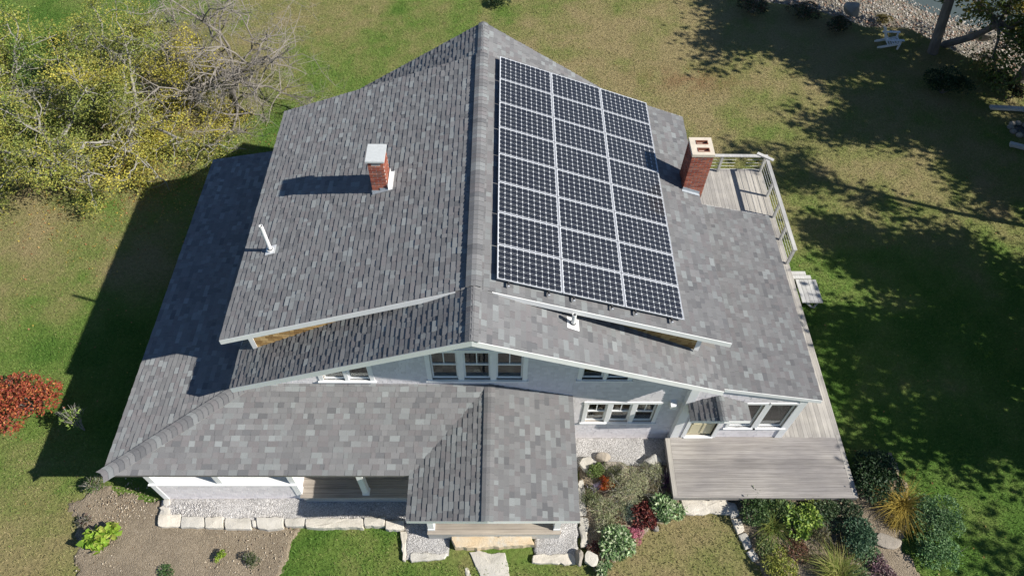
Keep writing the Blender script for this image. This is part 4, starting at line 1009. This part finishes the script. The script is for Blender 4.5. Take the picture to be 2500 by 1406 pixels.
shrub('brown_perennial', 1590, 1200, .36, .35, [(.20, .18, .10), (.26, .22, .13), (.14, .13, .08)], 1000, .05, 'tan seed-head clump above the burgundy shrub', 'perennial', MG, seed=27, asp=.25, bare=.3)
shrub('green_shrub', 1500, 1150, .34, .45, [(.17, .19, .09), (.23, .24, .12), (.12, .14, .06)], 1000, .05, 'grey-green tussock in front of the brown boulder', group=MG, seed=28, asp=.22, bare=.3)
# right garden
RG = 'plants in the right garden'
shrub('rhododendron', 2135, 1158, .85, .9, DKGREEN, 4200, .10, 'dark evergreen shrub at the far right corner of the near deck', group=RG, seed=31, lobes=8)
shrub('green_shrub', 2285, 1265, .75, .85, [(.07, .14, .05), (.10, .18, .07), (.14, .22, .10)], 4200, .08, 'large grey-green shrub at the lawn edge in the lower right', group=RG, seed=32, lobes=8, asp=.4)
shrub('green_shrub', 2285, 1340, .55, .6, [(.08, .17, .06), (.12, .22, .08), (.16, .26, .11)], 2000, .08, 'bright green low shrub below the large grey-green shrub', group=RG, seed=33, lobes=6, asp=.4)
tuft('golden_grass', 2198, 1232, .85, 520, [(.34, .25, .05), (.42, .31, .07), (.25, .20, .05)], 'golden arching grass clump beside the dark evergreen', .09, 1.1, .007, seed=34, group=RG)
tuft('golden_grass', 2185, 1275, .5, 180, [(.34, .25, .06), (.28, .22, .06)], 'smaller golden grass clump above the flat brown rock', .07, 1.0, .006, seed=35, group=RG)
tuft('green_grass', 2045, 1398, .8, 520, [(.20, .26, .05), (.28, .30, .08), (.36, .32, .12)], 'yellow-green ornamental grass at the bottom edge of the right garden', .12, 1.0, .007, seed=36, group=RG)
tuft('green_grass', 1885, 1285, .6, 260, [(.20, .22, .05), (.14, .2, .05)], 'arching green grass below the deck near the curved edging stones', .10, 1.2, .006, seed=37, group=RG)
shrub('yellow_green_shrub', 1905, 1385, .50, .5, [(.24, .26, .05), (.32, .32, .07), (.16, .2, .04)], 1700, .06, 'yellow-green mounded shrub beside the last edging stone', group=RG, seed=38)
shrub('dark_green_shrub', 2095, 1310, .50, .7, [(.03, .07, .035), (.05, .10, .05), (.08, .14, .08)], 1900, .08, 'dark bluish-green shrub left of the flat brown rock', group=RG, seed=39)
shrub('lime_perennial', 1955, 1275, .55, .6, [(.20, .30, .05), (.28, .36, .07), (.10, .17, .04)], 900, .12, 'lime leaved perennial in the shade below the deck', 'perennial', RG, seed=40)
shrub('dark_green_shrub', 1850, 1240, .50, .6, [(.035, .07, .025), (.06, .11, .03), (.09, .14, .05)], 1700, .08, 'dark green shrub between the paving slab and the lime perennial', group=RG, seed=41)
shrub('dark_green_shrub', 2010, 1250, .60, .5, [(.03, .06, .025), (.05, .09, .03), (.12, .15, .08)], 1700, .08, 'dark leafy shrub under the front edge of the deck', group=RG, seed=42)
shrub('red_perennial', 1950, 1340, .40, .35, [(.15, .07, .05), (.20, .10, .06), (.10, .09, .04)], 900, .06, 'reddish brown perennial below the lime perennial', 'perennial', RG, seed=43)
shrub('purple_perennial', 2150, 1385, .38, .35, [(.12, .06, .08), (.18, .11, .12), (.28, .22, .2)], 800, .07, 'purple-leaved perennial beside the yellow-green ornamental grass', 'perennial', RG, seed=44)
shrub('green_shrub', 2120, 1350, .30, .35, [(.10, .18, .08), (.16, .25, .12)], 600, .07, 'small fresh green plant left of the purple-leaved perennial', 'plant', RG, seed=45)
shrub('brown_perennial', 2060, 1345, .35, .35, [(.18, .13, .08), (.24, .17, .1), (.12, .12, .06)], 700, .06, 'brown faded perennial above the ornamental grass', 'perennial', RG, seed=46, bare=.3)
shrub('lime_perennial', 1985, 1215, .35, .45, [(.16, .2, .05), (.22, .26, .06)], 350, .09, 'sparse yellowing plant poking up along the front of the deck', 'perennial', RG, seed=47)
shrub('green_shrub', 1905, 1235, .45, .5, [(.06, .11, .035), (.10, .16, .05), (.16, .2, .07)], 1300, .07, 'mid-green leafy shrub under the deck edge beside the arching grass', group=RG, seed=71)
shrub('brown_perennial', 2000, 1300, .42, .45, [(.14, .12, .06), (.2, .17, .09), (.10, .12, .05)], 1200, .06, 'tangled olive-brown perennial in the middle of the right garden', 'perennial', RG, seed=72, asp=.3, bare=.4)
shrub('green_shrub', 1870, 1330, .36, .4, [(.10, .15, .05), (.15, .2, .07), (.2, .2, .09)], 900, .06, 'dusty green plant beside the third curved edging stone', 'plant', RG, seed=73)
shrub('dark_green_shrub', 2075, 1255, .40, .5, [(.035, .06, .03), (.06, .09, .04)], 1000, .07, 'dark shrub tucked under the right front deck corner', group=RG, seed=74)
shrub('low_plant', 2095, 1400, .36, .3, [(.09, .15, .06), (.14, .2, .09)], 800, .06, 'low fresh green plant at the bottom edge beside the ornamental grass', 'plant', RG, seed=75)
shrub('brown_perennial', 1990, 1375, .36, .35, [(.16, .15, .08), (.22, .2, .1), (.3, .27, .15)], 900, .05, 'straw-coloured perennial left of the ornamental grass', 'perennial', RG, seed=76, asp=.25)
# left bed
LG = 'plants in the left soil bed'
shrub('hydrangea', 252, 1310, .42, .65, [(.24, .38, .04), (.32, .46, .06), (.16, .29, .03), (.40, .45, .09)], 210, .20, 'lime green broad-leaved hydrangea in the bare soil bed', group=LG, seed=51, asp=.72, up=.7)
shrub('small_lime_shrub', 538, 1355, .17, .38, LIME, 420, .06, 'small round lime green shrub in the soil bed', group=LG, seed=52)
shrub('small_dark_shrub', 614, 1364, .24, .35, [(.05, .08, .03), (.08, .11, .04), (.11, .13, .06)], 520, .05, 'small dusky green shrub right of the lime shrub', group=LG, seed=53, bare=.3)
shrub('low_plant', 405, 1396, .28, .2, [(.06, .12, .04), (.10, .18, .06)], 350, .06, 'low green plant at the bottom edge of the soil bed', 'plant', LG, seed=54)
shrub('low_plant', 205, 1272, .22, .25, [(.10, .06, .05), (.08, .09, .04)], 160, .07, 'dark withered plant above the hydrangea', 'plant', LG, seed=55, bare=.5)
shrub('scrubby_bush', 232, 1185, .38, .6, [(.08, .14, .04), (.11, .18, .05), (.2, .18, .1)], 700, .06, 'twiggy green bush at the porch corner below the eave', group=LG, seed=56, bare=.6)
shrub('sapling', 176, 1022, .42, 1.7, [(.16, .24, .05), (.26, .34, .08)], 150, .11, 'thin sapling with pale leaves standing in the house shadow', 'sapling', LG, seed=57, bare=.5)
shrub('red_maple_shrub', 55, 968, 1.25, 1.6, [(.36, .075, .04), (.44, .12, .05), (.28, .06, .04), (.50, .20, .07), (.2, .06, .035)], 3600, .095, 'red and orange Japanese maple shrub at the left edge', 'shrub', seed=58, lobes=10, lobr=.7, asp=.55)
shrub('dark_bush', 2312, 205, 1.0, 1.1, DKGREEN, 3000, .11, 'dark bush on the shaded lawn near the beach', 'bush', 'bushes by the shore', seed=61, lobes=8)
shrub('yellow_bush', 2410, 155, .8, .6, [(.24, .20, .05), (.30, .25, .07), (.16, .16, .05)], 1500, .08, 'yellowing low bush on the bank above the beach', 'bush', 'bushes by the shore', seed=62)
shrub('yellow_bush', 2170, 15, .5, .5, [(.26, .2, .05), (.2, .17, .06)], 600, .09, 'small yellow bush on the beach at the top edge', 'bush', 'bushes by the shore', seed=63)
for i, (px, py, r, lab) in enumerate(((1840, 18, .9, 'dark scrub on the bank left of the stump-like rock'), (1960, 28, .9, 'dark scrub on the bank just above the white chair'), (2050, 60, .7, 'shaded scrub between the white chair and the bank'), (2440, 190, .7, 'dark green scrub along the bank at the right edge'), (2480, 225, .5, 'low scrub with reddish leaves at the right edge'))):
    shrub('bank_scrub', px, py, r, .7, DKGREEN+[(.12, .10, .05), (.15, .07, .04)], 1400, .10, lab, 'bush', 'bushes by the shore', seed=64+i, lobes=6, bare=.2)
shrub('dark_bush', 1215, 3, .7, .6, DKGREEN, 900, .10, 'dark bush at the top edge beyond the roof peak', 'bush', seed=70)

# ------------------------------------------------------------------ trees
def tree(name, base, h, spread, limbs, leafn, leafsize, cols, label, seed, bark='bark', lean=(0, 0), trunk_h=.22, r0=.16, cat='tree', group=None, sub=4, tw=5, flat=.55, sig=.20, leaffrac=1.0, fork=.3, wob=.22):
    rg = np.random.default_rng(seed); b = np.array(base, float); t = thing(name, b, label, cat, group)
    T, B = MB(), MB(); tips = []
    top = b+np.array([lean[0]*trunk_h*h, lean[1]*trunk_h*h, trunk_h*h]); mid = (b+top)/2+rg.normal(size=3)*.05*h*np.array([.4, .4, 0])
    T.tube([b-(0, 0, .1), b+(0, 0, .05), mid, top], [r0*1.5, r0*1.15, r0, r0*.85], 9, True)
    def wander(p, d, L, r, k=4, wob=.25, grav=0):
        pts = [p]; rad = [r]
        for i in range(k):
            d = d+rg.normal(size=3)*wob; d[2] += grav; d = d/np.linalg.norm(d); p = p+d*L/k; pts.append(p); rad.append(r*(1-.75*(i+1)/k))
        return pts, rad, d
    for i in range(limbs):
        a = 2*np.pi*(i+rg.uniform(-.3, .3))/limbs; el = rg.uniform(.25, 1.1)
        d = np.array([math.cos(a)*math.cos(el)+lean[0]*.5, math.sin(a)*math.cos(el)+lean[1]*.5, math.sin(el)*flat*1.8]); d /= np.linalg.norm(d)
        L = spread*rg.uniform(.75, 1.1)*(1 if el < .8 else .8)
        pts, rad, _ = wander(top+(b-top)*rg.uniform(0, fork), d, L, r0*rg.uniform(.45, .7), 7, wob)
        T.tube(pts, rad, 7, False)
        for j in range(sub):
            k = rg.integers(2, len(pts)); p = pts[k]; d2 = (pts[k]-pts[k-1]); d2 /= np.linalg.norm(d2); d2 = d2+rg.normal(size=3)*.75; d2[2] = d2[2]*flat+.12
            p2, r2, _ = wander(p, d2/np.linalg.norm(d2), L*rg.uniform(.35, .6), rad[k]*.7+.006, 5, .35)
            B.tube(p2, r2, 5, False); lv = rg.random() < leaffrac
            for q in range(tw):
                k2 = rg.integers(1, len(p2)); d3 = rg.normal(size=3); d3[2] = d3[2]*flat+.15
                p3, r3, _ = wander(p2[k2], d3/np.linalg.norm(d3), L*rg.uniform(.14, .28), r2[k2]*.55+.0035, 3, .4)
                B.tube(p3, r3, 4, False)
                if lv: tips += p3[1:]+[p3[-1]]
                if leafn == 0 or not lv:
                    for _ in range(5):
                        k3 = rg.integers(1, len(p3)); d4 = rg.normal(size=3); p4, r4, _ = wander(p3[k3], d4/np.linalg.norm(d4), L*rg.uniform(.06, .15), .005, 2, .4); r4[-1] = .002; B.tube(p4, r4, 3, False)
    T.build('trunk', bark, t); B.build('branches', bark, t)
    if leafn and tips:
        tips = np.array(tips); c = tips[rg.integers(0, len(tips), leafn)]+rg.normal(size=(leafn, 3))*sig*np.array([1, 1, .8]); c[:, 2] = np.maximum(c[:, 2], b[2]+.1)
        # clumps: brightness of the leaf colour varies between neighbouring sprays
        V, Fc, C = leaves(c, leafsize, cols, .45, .6, rg); hue = vnoise(c[:, 0]+seed, c[:, 1]+c[:, 2], .7); n = len(c)
        pick = np.array(cols)[np.clip((hue*len(cols)*1.2-.1*len(cols)+rg.normal(size=n)*.7), 0, len(cols)-1).astype(int)]*rg.uniform(.75, 1.25, (n, 1)); C = np.concatenate([pick, pick])
        arr_obj('crown', 'leaf', V, Fc, C, t, b)
    return t
YG = [(.20, .24, .055), (.30, .31, .07), (.40, .37, .075), (.52, .45, .075)]
GY = [(.12, .20, .045), (.19, .26, .055), (.28, .32, .07), (.38, .37, .08)]
TG = 'trees at the upper left'
tree('yellow_leaved_tree', G(330, 350), 4.0, 3.9, 8, 24000, .085, YG, 'yellow-leaved old tree with grey lichened limbs nearest the roof corner', 101, 'palebark', group=TG, leaffrac=.88, sub=6)
tree('yellow_leaved_tree', G(160, 440), 3.8, 3.4, 8, 19000, .085, YG[:3]+GY[2:], 'yellow-green old tree at the left edge, in front of the others', 102, 'palebark', group=TG, leaffrac=.85, sub=6)
tree('green_leaved_tree', G(70, 280), 4.6, 3.8, 8, 22000, .085, GY, 'greener yellowing tree at the far left edge', 103, 'palebark', group=TG, leaffrac=.9, sub=6)
tree('yellow_leaved_tree', G(290, 190), 4.0, 3.4, 8, 14000, .085, GY[1:]+YG[1:2], 'half-bare tree with silvery twigs behind the yellow trees', 104, 'palebark', group=TG, leaffrac=.5, sub=6)
tree('yellow_leaved_tree', G(490, 250), 3.4, 2.5, 7, 11000, .085, YG[2:]+[(.58, .50, .07)], 'bright golden-leaved tree between the old trees and the bare tree', 105, 'palebark', group=TG, lean=(-.15, .0), sub=5, r0=.11)
tree('bare_tree', G(570, 222), 5.0, 5.2, 12, 0, 0, YG, 'leafless dark-trunked tree with spreading twigs left of the roof', 106, 'twig', group=TG, r0=.12, trunk_h=.22, sub=9, tw=6, flat=.50, fork=.95, wob=.30, lean=(.35, 0))
tree('leaning_shore_tree', G(2303, 112), 3.8, 3.1, 9, 7500, .17, [(.09, .13, .03), (.13, .17, .035), (.24, .20, .035), (.40, .28, .045)], 'leaning tree with green and orange leaves above the beach', 107, 'bark', lean=(.75, -.45), trunk_h=.5, r0=.17, flat=.12, sig=.34, fork=.1)
# tall trees standing beyond the right edge: they cast the dappled shade on the lawn
SH = 'tall trees beyond the right edge'
SC = [(.05, .09, .025), (.07, .12, .03), (.10, .14, .035)]
def shade(px, py, h, spread, n, seed, dens=1.0, r0=.22, hh=.62, trunk=.42, lf=.31):
    """stand a tree where its crown (height hh*h) throws its shadow on the lawn around the given photo point"""
    g = G(px, py); k = hh*h/math.tan(SUN_EL); b = np.array([g[0]+k*math.cos(SUN_AZ), g[1]+k*math.sin(SUN_AZ), 0]); b[2] = gheight(b[0], b[1])
    lab = ['tallest', 'broad', 'dense', 'rounded', 'spreading', 'leafy', 'young', 'wide', 'full', 'airy', 'shady', 'old', 'many-limbed', 'sparse'][seed % 14]
    return tree('shade_tree', b, h, spread, 7, int(n*dens), lf, SC, '%s leafy tree standing beyond the right edge of the lawn' % lab, 300+seed, 'bark', trunk_h=trunk, r0=r0, group=SH, sub=5, tw=5, flat=.75, sig=.40)
for i, a in enumerate(((2020, 600, 13, 3.0, 5200), (2290, 680, 13, 4.0, 3400), (2030, 840, 12, 3.4, 3800), (2320, 890, 12, 4.2, 3400), (2640, 1090, 12, 3.8, 5600), (2480, 760, 14, 3.6, 2800),
                       (1900, 90, 14, 4.6, 8600), (2130, 210, 14, 4.8, 9800), (2380, 340, 13, 4.4, 7800), (1680, 20, 15, 3.8, 5200), (2110, 1010, 13, 3.0, 3200), (2620, 1500, 12, 3.4, 4200), (1980, 260, 16, 3.4, 4200), (2230, 360, 15, 3.2, 3800))): shade(*a, seed=i)
g = G(2500, 545); g = g+np.array([math.cos(SUN_AZ), math.sin(SUN_AZ), 0])*3.6
tree('shade_tree', g, 12.5, 2.0, 6, 1500, .26, SC, 'slim tall-trunked tree standing alone beyond the right edge of the lawn', 399, 'bark', trunk_h=.72, r0=.11, group=SH, sub=4, tw=4, flat=.8, sig=.3)

# ------------------------------------------------------------------ shore things
ac = thing('garden_chair', tuple(G(2168, 112)), 'white slatted garden chair standing on the shaded lawn', 'chair', rz=-.05)
def lb(name, a, b, w, h, up=(0, 0, 1)):
    m = MB(); m.bar(a, b, w, h, up); return m.build(name, 'chairpaint', ac, local=True)
for k in range(6): lb('seat_slat', (.36-k*.10, -.27, .37-k*.032), (.36-k*.10, .27, .37-k*.032), .085, .022, (.3, 0, 1))
for k in range(5):
    y = -.22+k*.11; lb('back_slat', (-.16, y*.9, .20), (-.52, y*1.15, 1.02-.05*abs(k-2)), .022, .095, (0, 1, 0))
for s in (-1, 1):
    lb('arm', (-.40, s*.34, .56), (.46, s*.34, .58), .13, .024); lb('front_leg', (.36, s*.29, 0), (.36, s*.29, .56), .09, .03, (0, 1, 0)); lb('rear_leg', (.42, s*.26, .34), (-.62, s*.26, .03), .03, .12)
lb('back_rail', (-.33, -.34, .60), (-.33, .34, .60), .03, .07); lb('back_rail', (-.20, -.28, .28), (-.20, .28, .28), .03, .07)
for i, (a, b, lab) in enumerate((((2418, 262), (2520, 268), 'long weathered timber beam on the shaded lawn near the right edge'), ((2466, 351), (2530, 368), 'short weathered timber beam below the long one at the right edge'))):
    p, q = G(*a, .12), G(*b, .12); t = thing('timber_beam', (p+q)/2*np.array([1, 1, 0]), lab, 'beam', 'timbers at the right edge')
    m = MB(); m.bar(p, q, .22, .12); m.build('beam', 'greywood', t)
    m = MB(); m.bar(p+(q-p)*.12-(0, 0, .06), p+(q-p)*.12-(0, 0, .14), .2, .12, (0, 1, 0)); m.bar(p+(q-p)*.85-(0, 0, .06), p+(q-p)*.85-(0, 0, .14), .2, .12, (0, 1, 0)); m.build('support_block', 'greywood', t)
fp = thing('fire_pit', tuple(G(2490, 318)), 'dark ring of stones with ashes at the right edge', 'fire pit')
for k in range(9):
    a = 2*math.pi*k/9; m = MB(); c = np.array([math.cos(a)*.42, math.sin(a)*.42, .06]); m.tube([c-(0, 0, .08), c+(0, 0, .02), c+(0, 0, .09)], [.15, .14, .07], 7); m.build('ring_stone', 'boulder', fp, local=True)
m = MB(); m.tube([(0, 0, -.02), (0, 0, .03)], .32, 14); m.build('ash_bed', 'black', fp, local=True)

# ------------------------------------------------------------------ scattered stuff: grass, fallen leaves, pebbles
def lawn_ok(x, y):
    bad = (x > -9.4) & (x < 5.95) & (y > -1.5) & (y < 9.6); bad |= (x > 5.7) & (x < 11.3) & (y > -1.42) & (y < 12.05)
    bad |= (x > -9.5) & (x < -1.5) & (y > -2.1) & (y < -1.2); bad |= (x > -2.3) & (x < 3.2) & (y > -3.05) & (y < .7); bad |= (x > 2.8) & (x < 6) & (y > -.1) & (y < .7)
    ok = ~bad
    for b in (BED_L, BED_M, BED_R): ok &= ~inpoly(x, y, b)
    return ok & (shore(x, y) < .2)
def framed(x, y):
    q = P2(np.stack([x, y, np.zeros_like(x)], 1)); return (q[:, 0] > -60) & (q[:, 0] < PW+60) & (q[:, 1] > -40) & (q[:, 1] < PH+60)
N = 640000; gx_ = RN.uniform(-26, 30, N); gy_ = RN.uniform(-4.5, 27, N)
keep = framed(gx_, gy_) & lawn_ok(gx_, gy_); gx_, gy_ = gx_[keep], gy_[keep]
dr0 = dryness(gx_, gy_); keep = RN.random(len(gx_)) < .95-.45*dr0; gx_, gy_, dr0 = gx_[keep], gy_[keep], dr0[keep]
cent = np.stack([gx_, gy_, gheight(gx_, gy_)-.005], 1); n = len(cent)
V, Fc, _ = blades(cent, .075, .009, [(1, 1, 1)], 1.1)
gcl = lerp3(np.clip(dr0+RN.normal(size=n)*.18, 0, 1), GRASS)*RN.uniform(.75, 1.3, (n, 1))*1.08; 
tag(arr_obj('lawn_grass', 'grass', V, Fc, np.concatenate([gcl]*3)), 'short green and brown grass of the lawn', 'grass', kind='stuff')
# fallen leaves
N = 9000; lx = RN.uniform(-24, 28, N); ly = RN.uniform(-4, 26, N)
c = G(330, 330); wgt = np.exp(-((lx-c[0])**2+(ly-c[1])**2)/(2*4.0**2))+.07; keep = (RN.random(N) < wgt) & lawn_ok(lx, ly); lx, ly = lx[keep], ly[keep]
ex_ = np.stack([RN.normal(size=2600)*2.4+G(330, 400)[0], RN.normal(size=2600)*2.0+G(330, 400)[1]], 1); k2 = lawn_ok(ex_[:, 0], ex_[:, 1]); lx = np.concatenate([lx, ex_[k2, 0]]); ly = np.concatenate([ly, ex_[k2, 1]])
V, Fc, C = leaves(np.stack([lx, ly, gheight(lx, ly)+.03], 1), .075, [(.48, .37, .08), (.40, .30, .08), (.36, .22, .08), (.30, .14, .06)], .92, .7)
tag(arr_obj('fallen_leaves', 'leaf', V, Fc, C), 'yellow fallen leaves scattered over the lawn', 'leaves', kind='stuff')
# pebbles and clods (octahedra, squashed)
def stones(name, xy, z, size, cols, label, cat):
    n = len(xy); s = size*RN.uniform(.5, 1.6, (n, 1)); th = RN.uniform(0, np.pi, n); ca, sa = np.cos(th)[:, None], np.sin(th)[:, None]
    c = np.concatenate([xy, z[:, None]], 1); ux = np.concatenate([ca, sa, 0*ca], 1); uy = np.concatenate([-sa, ca, 0*ca], 1)*RN.uniform(.5, .95, (n, 1)); uz = np.array([0, 0, 1.])*RN.uniform(.4, .7, (n, 1))
    V = np.stack([c+ux*s, c+uy*s, c-ux*s, c-uy*s, c+uz*s+ux*s*.2, c-uz*s], 1); b = np.arange(n)*6
    Fc = np.concatenate([np.stack([b+i, b+(i+1) % 4, b+4], 1) for i in range(4)]+[np.stack([b+(i+1) % 4, b+i, b+5], 1) for i in range(4)])
    cl = np.array(cols)[RN.integers(0, len(cols), n)]*RN.uniform(.8, 1.2, (n, 1)); tag(arr_obj(name, 'pebble', V.reshape(-1, 3), Fc, np.concatenate([cl]*8)), label, cat, kind='stuff')
N = 75000; bx_ = RN.uniform(-12, 44, N); by_ = RN.uniform(14, 42, N); k = (shore(bx_, by_) > .35) & (shore(bx_, by_) < 7.0); bx_, by_ = bx_[k], by_[k]
stones('beach_pebbles', np.stack([bx_, by_], 1), gheight(bx_, by_)+.01, .075, [(.34, .31, .27), (.22, .19, .16), (.45, .42, .37), (.28, .18, .13)], 'pebbles and cobbles on the beach', 'pebbles')
P_ = []
for poly, nn_ in ((BED_L, 900), (BED_M, 250), (BED_R, 400)):
    a = np.array(poly); q = RN.uniform(a.min(0), a.max(0), (nn_*2, 2)); P_.append(q[inpoly(q[:, 0], q[:, 1], poly)][:nn_])
c = G(300, 1245); P_.append(np.array([c[0], c[1]])+RN.normal(size=(260, 2))*np.array([.35, .45])); P_ = np.concatenate(P_)
stones('soil_stones', P_, np.full(len(P_), .075), .022, [(.45, .38, .28), (.34, .27, .19), (.55, .48, .38), (.22, .16, .11)], 'small stones and clods on the garden soil', 'stones')
gq = np.concatenate([np.stack([RN.uniform(-9.25, -1.6, 5000), RN.uniform(-2.0, -1.42, 5000)], 1)]); stones('porch_gravel', gq, np.full(len(gq), .175), .016, [(.62, .6, .58), (.5, .48, .46), (.4, .38, .37), (.7, .68, .66)], 'loose crushed stone along the porch', 'gravel')
print('tabs', len(ALL_TABS), 'objects', len(bpy.data.objects), 'tris~', sum(len(o.data.polygons) for o in bpy.data.objects if o.type == 'MESH'))
